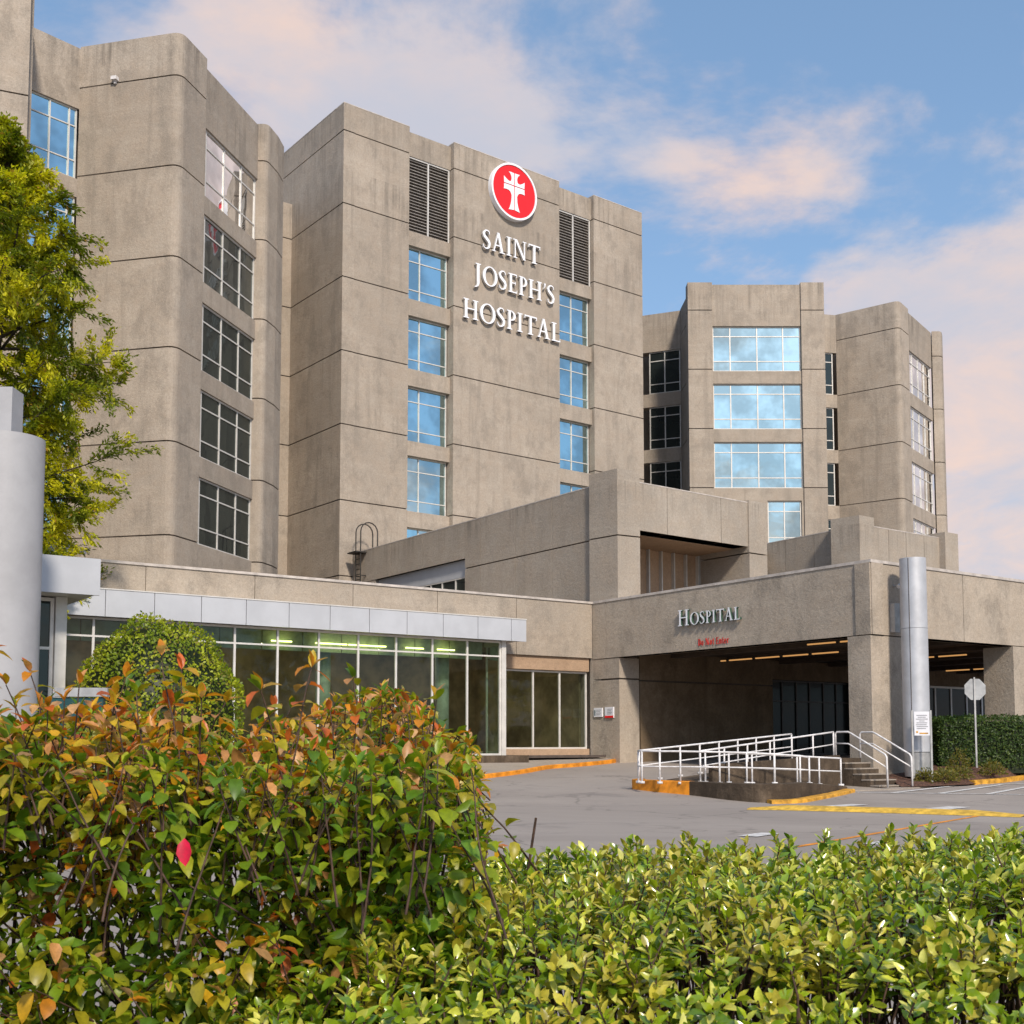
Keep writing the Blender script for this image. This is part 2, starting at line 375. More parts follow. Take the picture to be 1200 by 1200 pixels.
def strip(name, pts, wdt, mat, lift, kind='structure', zf=gz):
    b = MB(); n = len(pts)
    # subdivide
    q = []
    for i in range(n - 1):
        k = max(1, int(math.dist(pts[i], pts[i + 1]) / 0.5))
        for j in range(k): q.append((pts[i][0] + (pts[i + 1][0] - pts[i][0]) * j / k, pts[i][1] + (pts[i + 1][1] - pts[i][1]) * j / k))
    q.append(pts[-1]); L = []
    for i, p in enumerate(q):
        a = q[max(i - 1, 0)]; c = q[min(i + 1, len(q) - 1)]; d = Vector((c[0] - a[0], c[1] - a[1])).normalized()
        nv = Vector((-d.y, d.x)) * wdt / 2; jj = random.uniform(0.94, 1.03)
        for sgn in (1, -1):
            x, y = p[0] + sgn * nv.x * jj, p[1] + sgn * nv.y * jj; L.append((x, y, zf(x, y) + lift))
    b.add(L, [(2 * i, 2 * i + 1, 2 * i + 3, 2 * i + 2) for i in range(len(q) - 1)])
    return b.build(name, mat, kind=kind)
# painted markings
strip('crosswalk_marking', [(10.1, 35.0), (14.7, 34.2), (19, 33.4)], 0.16, M['paintwhite'], 0.012)
strip('crosswalk_marking', [(13.9, 38.2), (17.2, 38.9), (22, 40.0)], 0.16, M['paintwhite'], 0.012)
for i in range(5):
    x0 = 11.0 + i * 1.32
    strip('crosswalk_marking', [(x0, 34.75 - 0.2 * i), (x0 + 3.4, 38.2 + 0.15 * i)], 0.17, M['paintwhite'], 0.016)
SB = thing('speed_bump', 'long low speed bump painted yellow across the drive', 'speed bump', (8.5, 27.5, 0))
b = MB(); L = []; sp = [(5.75, 29.0), (6.6, 28.7), (7.8, 28.1), (9.2, 27.3), (10.3, 26.6), (11.15, 26.0)]
for i, p in enumerate(sp):
    a_ = sp[max(i - 1, 0)]; c_ = sp[min(i + 1, len(sp) - 1)]; d = Vector((c_[0] - a_[0], c_[1] - a_[1])).normalized(); hh = 0.02 if i in (0, len(sp) - 1) else 0.10
    for k in range(7):
        u = -1 + k / 3; L.append((p[0] - d.y * u * 0.5, p[1] + d.x * u * 0.5, 0.006 + hh * (1 - u * u)))
b.add(L, [(i * 7 + k, (i + 1) * 7 + k, (i + 1) * 7 + k + 1, i * 7 + k + 1) for i in range(len(sp) - 1) for k in range(6)])
b.build('painted_top', M['paintyellow'], SB, True)
strip('road_marking', [(4.35, 18.4), (10.3, 26.3)], 0.12, M['orange'], 0.006)
for p, q, wd in (((8.0, 29.9), (8.95, 30.8), 0.5), ((10.2, 28.7), (11.1, 29.7), 0.6), ((4.0, 20.4), (4.55, 21.1), 0.35), ((5.6, 18.8), (6.1, 19.3), 0.3)):
    strip('road_marking', [p, q], wd, M['paintwhite'], 0.014)

# kerb and pavement in front of the lobby
kp = [(-14, 27.0), (-9, 31.5), (-3.9, 36.3), (-1.4, 40.6), (0.4, 43.6), (1.4, 45.9), (2.6, 47.2), (4.0, 49.0), (5.1, 51.0), (8, 53.5), (16, 59)]
def smoothpl(pts, k=5):
    out = []
    for i in range(len(pts) - 1):
        p0 = Vector(pts[max(i - 1, 0)]); p1 = Vector(pts[i]); p2 = Vector(pts[i + 1]); p3 = Vector(pts[min(i + 2, len(pts) - 1)])
        for j in range(k):
            t = j / k
            q = 0.5 * ((2 * p1) + (-p0 + p2) * t + (2 * p0 - 5 * p1 + 4 * p2 - p3) * t * t + (-p0 + 3 * p1 - 3 * p2 + p3) * t ** 3)
            out.append(tuple(q))
    out.append(tuple(pts[-1])); return out
kc = smoothpl(kp)
def kerb(name, pts, mat, h=0.15, wd=0.18, zf=gz):
    b = MB(); L = []
    for i, p in enumerate(pts):
        a = pts[max(i - 1, 0)]; c = pts[min(i + 1, len(pts) - 1)]; d = Vector((c[0] - a[0], c[1] - a[1])).normalized()
        nv = Vector((-d.y, d.x)) * wd; x, y = p; z = zf(x, y)
        L += [(x, y, z - 0.1), (x, y, z + h - 0.02), (x + nv.x * 0.15, y + nv.y * 0.15, z + h), (x + nv.x, y + nv.y, z + h), (x + nv.x, y + nv.y, z - 0.1)]
    fs = []
    for i in range(len(pts) - 1):
        for k in range(4): fs.append((i * 5 + k, (i + 1) * 5 + k, (i + 1) * 5 + k + 1, i * 5 + k + 1))
    fs += [(0, 1, 2, 3, 4), tuple((len(pts) - 1) * 5 + k for k in (4, 3, 2, 1, 0))]
    b.add(L, fs); return b.build(name, mat, kind='structure')
kerb('kerb', kc, M['orange'])
b = MB(); L = []
for p in kc:
    x, y = p; L.append((x - 0.05, y + 0.08, gz(x, y) + 0.146))
back = []
for i, p in enumerate(kc):
    # foot point on the building side
    rel = ((p[0] - U.o[0]) * U.d[0] + (p[1] - U.o[1]) * U.d[1]); q = U.xy(rel, -1.0); back.append((q[0], q[1], EYE - 0.52))
n = len(L)
b.add(L + back, [(i, i + 1, n + i + 1, n + i) for i in range(n - 1)])
b.build('pavement', M['conc_walk'], kind='structure')

# ------------------------------------------------------------------ central tower
T = thing('hospital_tower', 'tall central concrete tower with the round red emblem and two columns of blue windows', 'tower', (-10, 70, 0))
F = Fr((-10.14, 69.06), 52.4); FL = Fr.between((-15.39, 75.89), (-10.14, 69.06))
TOP = 38.5
wb = MB()
panels(wb, F, 0, 4.7, -0.9, 0, -1.6, TOP)
panels(wb, F, 8.02, 16.82, -0.9, 0.1, -1.6, TOP)
panels(wb, F, 20.05, 24.75, -0.9, 0, -1.6, TOP)
wins = [(27.6, 31.05), (23.15, 26.55), (18.6, 22.08), (14.2, 17.68), (9.75, 13.2)]
for (a, c) in ((4.7, 8.02), (16.82, 20.05)):
    prev = TOP - 0.15
    for (h0, h1) in [(31.95, 36.8)] + wins + [(5.3, 8.7)]:
        F.box(wb, a, c, -0.9, -0.28, h1, prev); prev = h0
        # sill streak seam
    F.box(wb, a, c, -0.9, -0.3, -1.6, prev)
# left return face and core
q0 = FL.xy(0, 0); 
panels(wb, FL, -9.0, 8.65, -0.8, 0.0, -1.6, TOP)
core = [F.xy(0.9, -1.0), F.xy(24.1, -1.0), F.xy(24.2, -17), F.xy(0.6, -17)]
wb.prism(core, 0, TOP - 1.0 + EYE)
# right return and rear
FRt = Fr(F.xy(24.75, 0), 52.4 - 90)
panels(wb, Fr(F.xy(24.74, -0.9), 52.4 - 90), 0.0, 16.0, -0.6, 0.0, -1.6, TOP)
Fb = Fr(F.xy(24.2, -17.2), 52.4 + 180); panels(wb, Fb, 0, 24, -0.5, 0, -1.6, TOP)
wb.build('wall', [M['conc'], M['joint']], T)
for (a, c, n) in ((0, 4.7, 0), (8.02, 16.82, 0.1), (20.05, 24.75, 0)):
    cb = MB(); F.box(cb, a, c, -0.92, n + 0.015, TOP + 0.002, TOP + 0.05); cb.build('coping', M['cap'], T)
cb = MB(); FL.box(cb, -9, 7.7, -0.82, 0.015, TOP + 0.002, TOP + 0.05)
cb.build('coping', M['cap'], T)
for (a, c) in ((4.72, 7.95), (16.86, 19.98)):
    for (h0, h1) in wins: window(T, F, a, c, h0, h1, -0.66, (0.36 if a < 10 else 0.5,), (0.21, 0.74))
    window(T, F, a, c, 5.3, 8.7, -0.55, (0.36,), (0.21, 0.74), 'glass_dark')
    lb = MB(); F.box(lb, a, c, -0.88, -0.72, 31.95, 36.8)
    k = 0; h = 32.0
    while h < 36.75:
        P = F.p; s0, s1 = a + 0.05, c - 0.05
        lb.hexa([P(s0, -0.42, h), P(s1, -0.42, h), P(s1, -0.7, h + 0.14), P(s0, -0.7, h + 0.14), P(s0, -0.42, h + 0.04), P(s1, -0.42, h + 0.04), P(s1, -0.7, h + 0.18), P(s0, -0.7, h + 0.18)]); h += 0.2
    lo = lb.build('louver', M['louver'], T)
    fb = MB(); m = (a + c) / 2
    for x in (a + 0.03, m, c - 0.03): F.box(fb, x - 0.045, x + 0.045, -0.41, -0.33, 31.95, 36.8)
    F.box(fb, a + 0.08, c - 0.08, -0.41, -0.33, 36.7, 36.8); fb.build('louver_frame', M['frame'], lo)

# ------------------------------------------------------------------ left wing
W = thing('hospital_wing', 'large concrete wing on the left behind the tree with rounded corner and stacked windows', 'building wing', (-18, 56, 0))
S = 34.4
L0, L1, L2 = (-23.11, 54.68), (-21.38, 56.58), (-16.03, 55.30)
L3, L4, L5, L6 = (-15.72, 57.77), (-14.13, 63.93), (-13.62, 63.9), (-13.30, 65.33)
wb = MB()
FA = Fr.between(L1, L2); FW = Fr.between(L3, L4); FZ = Fr((L1[0] - 3 * math.sin(R(42.4)), L1[1] - 3 * math.cos(R(42.4))), 42.4)
Q = (-15.38, 57.62)
arc = rounded(L1, L2, Q, 0.5)
pprism(wb, [L1] + arc + [Q, (-16.6, 58.2), (-21.5, 58.3)], -1.6, S)
# window wall facing right
prev = S - 0.1
lw = [(27.63, 31.2), (23.15, 26.7), (18.6, 22.1), (14.2, 17.65), (9.8, 13.2)]
for (h0, h1) in lw + [(5.3, 8.6)]:
    FW.box(wb, -0.25, 6.4, -0.9, 0.0, h1, prev); prev = h0
FW.box(wb, -0.25, 6.4, -0.9, 0.0, -1.6, prev)
# pier at the right end
pc = [(-14.5, 63.95)] + rounded((-14.5, 63.95), L5, L6, 0.35, 4) + [L6, (-13.2, 66.5), (-14.3, 67)]
pprism(wb, pc, -1.6, S)
# core behind
wb.prism([(-21.0, 57.9), (-16.7, 58.0), FW.xy(0, -0.7), FW.xy(6.3, -0.7), (-14.3, 66.8), (-15.5, 74.3), (-30, 84), (-36, 62), (-27, 57)], 0, S - 0.4 + EYE)
# recess wall with windows facing the viewer (between pier and corner)
prev = S - 0.1
for (h0, h1) in lw + [(5.3, 8.6)]:
    FZ.box(wb, -1.5, 3.0, -0.9, 0.0, h1, prev); prev = h0
FZ.box(wb, -1.5, 3.0, -0.9, 0.0, -1.6, prev)
# projecting pier block at far left
FP = Fr((-20.816, 49.233), 67.6)
panels(wb, FP, -9.0, 0, -0.9, 0, -1.6, S)
wb.prism([FP.xy(-8.8, -0.5), FP.xy(-0.1, -0.5), (-20.95, 49.9), (-23.3, 55.5), (-31, 57.0), (-32, 52)], 0, S - 0.5 + EYE)
# wall towards the central tower
FC = Fr((-14.05, 74.4), 54.8)
panels(wb, FC, -9, 0.0, -0.9, 0, -1.6, 34.6)
wb.build('wall', [M['conc'], M['joint']], W)
for (h0, h1) in lw:
    window(W, FW, -0.1, 6.35, h0, h1, -0.2, (0.15, 0.45, 0.745), (0.26, 0.75), 'glass_dark' if h0 < 20 else ('glass_mid' if h0 > 25 else 'glass_semi'), fw=0.085)  # reflectance set per floor to stand in for bright sky and dark tree reflections
    window(W, FZ, 0.2, 2.95, h0, h1, -0.2, (0.5, 0.86), (0.26, 0.75), 'glass')
# small floodlight box on the wall
b = MB(); FA.box(b, 1.85, 2.15, 0.0, 0.25, 32.35, 32.52); FA.box(b, 1.95, 2.05, 0.0, 0.12, 32.2, 32.35); b.build('floodlight', M['white'], W)

# ------------------------------------------------------------------ right wing
W2 = thing('hospital_wing', 'distant concrete wing on the right with a wide bay of blue glass between two piers', 'building wing', (20, 90, 0))
wb = MB()
FB = Fr((13.16, 86.85), 90); FR0 = Fr((10.67, 93.67), 112.6); FR6 = Fr((24.6, 93.35), 77.7)
panels(wb, FB, 0, 1.83, -1.0, 0, -1.6, S); panels(wb, FB, 8.47, 10.2, -1.0, 0, -1.6, S)
prev = S - 0.12
bw = [(27.65, 31.1), (23.25, 26.7), (18.8, 22.28)]
for (h0, h1) in bw: FB.box(wb, 1.83, 8.47, -1.0, -0.15, h1, prev); prev = h0
FB.box(wb, 1.83, 8.47, -1.0, -0.15, 17.86, prev)
FB.box(wb, 1.83, 5.76, -1.0, -0.15, 14.3, 17.86); FB.box(wb, 8.30, 8.47, -1.0, -0.15, 14.3, 17.86); FB.box(wb, 1.83, 8.47, -1.0, -0.15, -1.6, 14.3)
for (h0, h1) in bw: window(W2, FB, 1.85, 8.45, h0, h1, -0.4, (0.20, 0.505, 0.80), (0.23, 0.78), fw=0.085)
window(W2, FB, 5.78, 8.28, 14.3, 17.86, -0.4, (0.5,), (0.23, 0.78), fw=0.085)
side = Fr((13.4, 92.5), 177.6); panels(wb, side, 0, 5.65, -0.8, 0, -1.6, S)
wb.prism([(13.8, 87.7), (22.9, 87.7), (24.0, 95), (13.9, 95)], 0, S - 0.5 + EYE)
panels(wb, Fr((23.36, 86.86), 4.0), 0.95, 6.6, -0.8, 0, -1.6, S)
prev = S - 0.05
rw = [(27.82, 31.25), (23.3, 26.75), (18.8, 22.25), (14.3, 17.7)]
for (h0, h1) in rw: FR0.box(wb, -4, 3.0, -0.9, 0, h1, prev); prev = h0
FR0.box(wb, -4, 3.0, -0.9, 0, -1.6, prev)
for (h0, h1) in rw: window(W2, FR0, 0.35, 2.9, h0, h1, -0.2, (0.5,), (0.23, 0.78), 'glass_dark', fw=0.085)
wb.prism([(8, 96.5), (24, 95), (30, 110), (5, 112)], 0, S - 0.5 + EYE)
prev = S - 0.02
for (h0, h1) in rw + [(9.8, 13.2)]: FR6.box(wb, -0.6, 1.6, -0.9, 0, h1, prev); prev = h0
FR6.box(wb, -0.6, 1.6, -0.9, 0, -1.6, prev)
for (h0, h1) in rw: window(W2, FR6, 0.1, 1.25, h0, h1, -0.2, (), (0.23, 0.78), 'glass_dark', fw=0.085)
R7, R8, R9, R10, R11 = (26.1, 93.67), (30.17, 90.51), (31.51, 92.34), (35.28, 97.46), (36.30, 98.30)
pprism(wb, [R7] + rounded(R7, R8, R9, 0.5) + [R9, (30.5, 93.2), (27, 95)], -1.6, S)
F9 = Fr((31.36, 92.44), 36.4)
prev = S - 0.1
for (h0, h1) in rw + [(9.8, 13.2)]: F9.box(wb, 0, 6.4, -0.9, 0.0, h1, prev); prev = h0
F9.box(wb, 0, 6.4, -0.9, 0.0, -1.6, prev)
for (h0, h1) in rw: window(W2, F9, 0.1, 6.2, h0, h1, -0.2, (0.25, 0.5, 0.75), (0.26, 0.75), 'glass_mid', fw=0.085)
pprism(wb, [(35.2, 97.5)] + rounded((35.2, 97.5), (36.0, 97.45), (36.5, 98.6), 0.4, 4) + [(36.5, 98.6), (35.8, 99.5)], -1.6, S)
wb.prism([(26.9, 94.9), (30.5, 93.3), F9.xy(0.1, -0.7), F9.xy(6.3, -0.7), (35.5, 99.2), (36, 112), (26, 112)], 0, S - 0.5 + EYE)
wb.build('wall', [M['conc'], M['joint']], W2)

# ------------------------------------------------------------------ annex (second-floor block behind the canopy)
AN = thing('hospital_annex', 'low concrete annex block above the canopy with tan ribbed recess and ribbon window', 'building', (3, 54, 0))
FB0 = Fr.between((-10.46, 71.18), (3.46, 51.15)); FB2 = Fr.between((5.41, 50.30), (10.99, 54.64))
wb = MB(); AJ = [8.75]; TOPB = 11.1
panels(wb, FB0, 14.17, 24.4, -0.5, 0, -1.6, TOPB, [8.75], (15.6, 18.6, 21.5), 0.03)
panels(wb, FB0, 0.0, 14.17, -0.5, 0, 9.27, TOPB - 0.0, [], (3.0, 6.4, 9.9), 0.03)
FB0.box(wb, 0.0, 14.17, -0.6, -0.25, 8.4, 9.27, 2)           # white metal band
FB0.box(wb, 0.0, 14.17, -0.6, -0.10, -1.6, 6.1)
panels(wb, FB0, 0, 4.6, -0.55, -0.02, -1.6, 9.26, [], (), 0.03)
# corner pier
pier = [(3.35, 50.98), (4.46, 49.75), (5.47, 50.32), (5.0, 51.4), (4.0, 51.8)]
pprism(wb, pier, -1.6, 11.6, [8.75], 0.03)
# beam over recess
panels(wb, FB2, 0.0, 7.0, -0.9, 0, 9.05, TOPB, [], (1.74, 5.19), 0.03)
wb.prism([FB2.xy(7.0, 0.08), FB2.xy(8.25, 0.08), FB2.xy(8.25, -3), FB2.xy(7.0, -3)], 0, 8.75 + EYE - 0.03)
wb.prism([FB2.xy(7.0, 0.08), FB2.xy(8.25, 0.08), FB2.xy(8.25, -3), FB2.xy(7.0, -3)], 8.78 + EYE, TOPB + 0.12 + EYE)
# roof slabs and cores
wb.prism([FB0.xy(0.2, -0.4), FB0.xy(24.3, -0.4), FB2.xy(0.2, -1.4), FB2.xy(8.2, -2.6), (14.3, 66.0), (8, 74), (-6, 75)], 9.6 + EYE, TOPB - 0.35 + EYE)
wb.prism([FB0.xy(0.2, -5.2), FB0.xy(20, -5.2), FB2.xy(0.6, -4.6), FB2.xy(8.0, -4.6), (14, 66.0)], 0, 9.7 + EYE)
# walls right of the recess
F4 = Fr.between((14.34, 65.97), (16.89, 61.96)); F6 = Fr.between((18.47, 60.63), (23.44, 64.31))
panels(wb, F4, -0.5, 4.75, -0.6, 0, -1.6, TOPB, [], (1.3, 3.4), 0.03)
pprism(wb, [(16.55, 61.1), (17.69, 59.9), (18.65, 60.6), (18.3, 61.8), (17.2, 62.2)], -1.6, 11.55, [], 0.03)
panels(wb, F6, 0.1, 6.2, -0.6, 0, -1.6, TOPB, [], (1.5, 3.0, 4.6), 0.03)
F7 = Fr((23.40, 64.0), 54.0); panels(wb, F7, 0, 1.2, -1.5, 0.15, -1.6, 11.4, [], (), 0.03)
wb.prism([F4.xy(-0.2, -0.5), (17.2, 62), F6.xy(6, -0.5), (30, 80), (14, 84)], 0, TOPB - 0.4 + EYE)
wb.build('wall', [M['conc_smooth'], M['joint'], M['whitepanel']], AN)
b = MB(); FB2.box(b, -0.2, 7.0, -3.6, -3.3, 0, 9.05)
b.build('recess_wall', M['tan'], AN)
b = MB()
P = FB2.p
b.hexa([P(0, -0.9, 9.04), P(7.0, -0.9, 9.04), P(7.0, -3.3, 9.0), P(0, -3.3, 9.0), P(0, -0.9, 9.2), P(7.0, -0.9, 9.2), P(7.0, -3.3, 9.2), P(0, -3.3, 9.2)])
b.build('soffit', M['tan'], AN)
for i in range(9):
    b = MB(); x = 0.35 + i * 0.83; FB2.box(b, x, x + 0.07, -3.3, -3.12, 0, 8.99); b.build('batten', M['frame'], AN)
window(AN, FB0, 4.7, 14.15, 6.1, 8.4, -0.35, (0.12, 0.24, 0.36, 0.48, 0.60, 0.72, 0.86), (), 'glass_dark')
for (fr, a, c, n) in ((FB0, 0, 24.3, 0.01), (FB2, 0, 7.0, 0.01), (F4, -0.3, 4.7, 0.01), (F6, 0.2, 6.2, 0.01)):
    b = MB(); fr.box(b, a, c, -0.3, n, TOPB + 0.002, TOPB + 0.05); b.build('coping', M['cap'], AN)

# ladder with hooped handrails
Ld = thing('roof_ladder', 'dark metal ladder with hooped handrails against the annex wall', 'ladder', FB0.p(3.2, 0.3, 5.9))
rl = MB()
for ds in (0, 0.6):
    pts = [FB0.p(2.9 + ds, 0.35, 5.9), FB0.p(2.9 + ds, 0.35, 12.2)]
    for k in range(1, 8):
        a = PI * k / 8; pts.append(FB0.p(2.9 + ds, 0.35 - 0.55 * (1 - math.cos(a)), 12.2 + 0.55 * math.sin(a)))
    pts += [FB0.p(2.9 + ds, -0.75, 12.2), FB0.p(2.9 + ds, -0.75, 11.1)]
    r1 = MB(); r1.tube(pts, 0.04, 6); r1.build('rail', M['ladder'], Ld)
for k in range(17):
    r1 = MB(); h = 6.1 + 0.3 * k; r1.tube([FB0.p(2.9, 0.35, h), FB0.p(3.5, 0.35, h)], 0.028, 6); r1.build('rung', M['ladder'], Ld)
b = MB(); FB0.box(b, 2.5, 3.6, -0.5, 0.7, 10.95, 11.02); b.build('platform', M['ladder'], Ld)
for h in (7.5, 9.6):
    b = MB()
    for ds in (0, 0.6): FB0.box(b, 2.86 + ds, 2.94 + ds, 0, 0.35, h, h + 0.06)
    b.build('bracket', M['ladder'], Ld)

# ------------------------------------------------------------------ lobby building
LB = thing('lobby_building', 'single-storey glazed lobby with stained concrete parapet and white metal fascia', 'building', (-6, 44, 0))
wb = MB()
panels(wb, U, -34, -0.02, -0.7, 0, 3.6, 5.93, [], (-31, -27, -23, -19.3, -15.4, -11.5, -7.8, -4.0), 0.025)
U.box(wb, -34, -0.02, -12, -0.6, 5.2, 5.5)
U.box(wb, -34, -5.6, -0.66, -0.05, -1.6, -0.35)      # low wall behind glass box
wb.build('wall', [M['conc_low'], M['joint']], LB)
b = MB(); U.box(b, -34.05, -0.02, -0.74, 0.05, 5.932, 6.02); b.build('coping', M['cap'], LB)
b = MB(); U.box(b, -4.55, -0.1, -0.6, -0.12, 3.02, 3.598); b.build('lintel', M['tan'], LB)
b = MB(); U.box(b, -4.55, -0.1, -0.6, -0.12, -0.6, -0.27); b.build('base', M['tan'], LB)
window(LB, U, -4.45, -0.12, -0.27, 3.0, -0.35, (0.345, 0.665), (), 'lobbyglass', fw=0.07, name='storefront')
# white fascia modules
b = MB(); U.box(b, -33, -4.7, 0.05, 1.5, 4.0, 4.80); b.build('fascia_core', M['frame'], LB)
edges = [-4.65, -5.38] + [-5.38 - 1.57 * k for k in range(1, 18)]
for i in range(len(edges) - 1):
    b = MB(); U.box(b, edges[i + 1] + 0.012, edges[i] - 0.012, 1.5, 1.6, 3.97, 4.83); b.build('fascia_panel', M['whitepanel'], LB)
b = MB(); U.box(b, -33, -4.64, 1.0, 1.62, 4.832, 4.87); b.build('fascia_trim', M['frame'], LB)
b = MB(); U.box(b, -5.62, -5.42, 1.0, 1.3, -0.5, 3.99); U.box(b, -5.60, -5.44, 0.0, 1.0, 3.8, 3.98); b.build('end_post', M['frame'], LB)
b = MB(); U.box(b, -33, -4.65, -0.0, 1.75, -1.3, -0.5); b.build('plinth', M['conc_dark'], LB)
mods = 16
window(LB, U, -5.62 - 1.57 * mods, -5.62, -0.5, 3.97, 1.15, tuple(k / mods for k in range(1, mods)), (0.865,), 'lobbyglass', fw=0.075, tilt=0.0015, name='curtain_wall')
window(LB, Fr(U.xy(-5.5, 1.15), 54.8 - 90), 0.02, 1.1, -0.5, 3.97, -0.05, (), (0.865,), 'lobbyglass', name='end_glazing')
# interior
b = MB(); U.box(b, -34, -0.2, -9.0, -8.8, -1.6, 5.2); U.box(b, -0.2, -0.1, -9, -0.7, -1.6, 5.2); b.build('room_wall', M['room'], LB)
b = MB(); U.box(b, -34, -0.2, -8.8, 1.1, -0.62, -0.52); b.build('room_floor', M['roomfloor'], LB)
b = MB(); U.box(b, -34, -0.2, -8.8, -0.72, 4.05, 4.2); U.box(b, -34, -5.7, -0.7, 1.1, 3.99, 3.995); b.build('ceiling', M['room'], LB)
for s in (-7.2, -12.4, -17.6, -22.8):
    b = MB(); c = U.xy(s, -0.6); b.tube([(c[0], c[1], 1.0), (c[0], c[1], 5.6)], 0.28, 16); b.build('column', M['roomcol'], LB, smooth=True)
for k in range(15):
    s0 = -5.7 - 1.57 * k
    b = MB(); U.box(b, s0 - 1.55, s0 - 0.02, 0.012, 0.05, 3.30, 3.985); b.build('reflector_panel', M['roomcol'], LB)  # pale panels added as reflectors, standing in for the lit ceiling
for k, (a_, c_) in enumerate(((0.1, 0.6), (1.0, 1.5), (2.05, 3.05), (3.1, 3.9), (4.5, 5.0))):
    b = MB(); U.box(b, -7.0 - 1.57 * c_, -7.0 - 1.57 * a_, 0.22, 0.27, 3.58, 3.63); b.build('ceiling_light', M['tube_lobby'], LB)
for s_ in (-3, -8, -13, -18, -23):
    for n_ in (-3.0, -6.0):
        b = MB(); U.box(b, s_ - 0.9, s_ + 0.9, n_ - 0.15, n_ + 0.15, 3.98, 4.04); b.build('ceiling_light', M['fill_panel'], LB)  # glowing panels added to brighten the lobby interior
for s, n in ((-9, -4), (-14, -5), (-18, -3.5)):
    b = MB(); U.box(b, s, s + 1.8, n, n + 0.8, -0.52, 0.5); b.build('reception_desk', M['room'], LB)

# ------------------------------------------------------------------ entrance canopy
CA = thing('entrance_canopy', 'drive-through concrete entrance canopy on square piers with deep beams', 'canopy', (12, 39, 0))
C2 = Fr((11.75, 38.85), 54.8)
LEN = 14.62
wb = MB()
panels(wb, V, 0, LEN, -0.6, 0, 3.55, 5.93, [], (0.9,), 0.02)
panels(wb, C2, 0.02, 26, -0.6, 0, 3.55, 5.93, [], (5.15, 12.3, 19), 0.03)
C2.box(wb, 0.6, 25.9, -14.3, -0.6, 5.3, 5.55)
Cend = Fr(C2.xy(26, 0), 54.8 - 90); Cend.box(wb, 0, 14.6, -0.6, 0, 3.55, 5.93)
wb.build('beam', [M['conc_low'], M['joint']], CA)
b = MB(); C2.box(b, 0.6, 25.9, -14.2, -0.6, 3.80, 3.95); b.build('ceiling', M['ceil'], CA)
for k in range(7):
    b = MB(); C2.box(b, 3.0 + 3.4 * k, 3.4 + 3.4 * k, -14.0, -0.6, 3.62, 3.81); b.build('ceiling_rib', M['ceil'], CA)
b = MB(); V.box(b, -0.05, LEN, -0.62, 0.03, 5.932, 6.03); b.build('coping', M['cap'], CA)
b = MB(); C2.box(b, 0.05, 26, -0.62, 0.04, 5.932, 6.03); b.build('coping', M['cap'], CA)
# piers
b = MB(); panels(b, V, 0.0, 1.74, -1.1, -0.02, -1.6, 3.52, [2.65, 0.0][:1]); b.build('pier', [M['conc_low'], M['joint']], CA)
b = MB(); C2.box(b, 0.03, 1.85, -0.95, -0.02, -1.6, 3.52); b.build('pier', M['conc_low'], CA)
b = MB(); C2.box(b, 8.1, 9.9, -1.2, 0.02, -1.6, 3.52); b.build('pier', M['conc_low'], CA)
b = MB(); C2.box(b, 17.3, 19.1, -1.2, 0.02, -1.6, 3.52); b.build('pier', M['conc_low'], CA)
# back walls
UB = Fr(U.xy(0, 1.42), 54.8)
UB = Fr(V.xy(1.78, 0), 54.8)
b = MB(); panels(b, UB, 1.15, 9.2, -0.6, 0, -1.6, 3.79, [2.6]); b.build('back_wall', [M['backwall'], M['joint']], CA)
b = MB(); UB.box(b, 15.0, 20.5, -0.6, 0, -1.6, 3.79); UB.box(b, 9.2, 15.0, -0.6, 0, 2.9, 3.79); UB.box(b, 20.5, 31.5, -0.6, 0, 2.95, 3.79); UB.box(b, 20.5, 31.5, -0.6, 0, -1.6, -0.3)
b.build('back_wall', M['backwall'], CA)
window(CA, UB, 9.2, 15.0, -0.6, 2.9, -0.4, (0.17, 0.34, 0.5, 0.67, 0.83), (0.72,), 'glass_shade', fw=0.08, name='glass_doors', fm='bronze')
window(CA, UB, 20.5, 31.5, -0.3, 2.95, -0.4, tuple(k / 8 for k in range(1, 8)), (), 'glass_shade', fw=0.11, name='storefront')
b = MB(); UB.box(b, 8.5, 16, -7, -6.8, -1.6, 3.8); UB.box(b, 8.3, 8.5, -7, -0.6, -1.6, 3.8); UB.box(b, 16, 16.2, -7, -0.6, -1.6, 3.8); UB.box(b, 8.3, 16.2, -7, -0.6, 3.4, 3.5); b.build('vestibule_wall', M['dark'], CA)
def vstrip(s_off, n0, n1, h=3.6):
    n = n0
    while n < n1 - 0.1:
        e = min(n + 1.5, n1)
        b = MB(); C2.box(b, s_off - 0.035, s_off + 0.035, -e + 0.12, -n - 0.12, h - 0.05, h); b.build('light_tube', M['tube_warm'], CA); n = e
vstrip(5.6 - 1.0, 5.0, 11.5, 3.5)
vstrip(1.9, 1.4, 4.4, 3.6)
vstrip(9.9, 3.0, 9.0, 3.5); vstrip(18.6, 4.2, 10.2, 3.5)

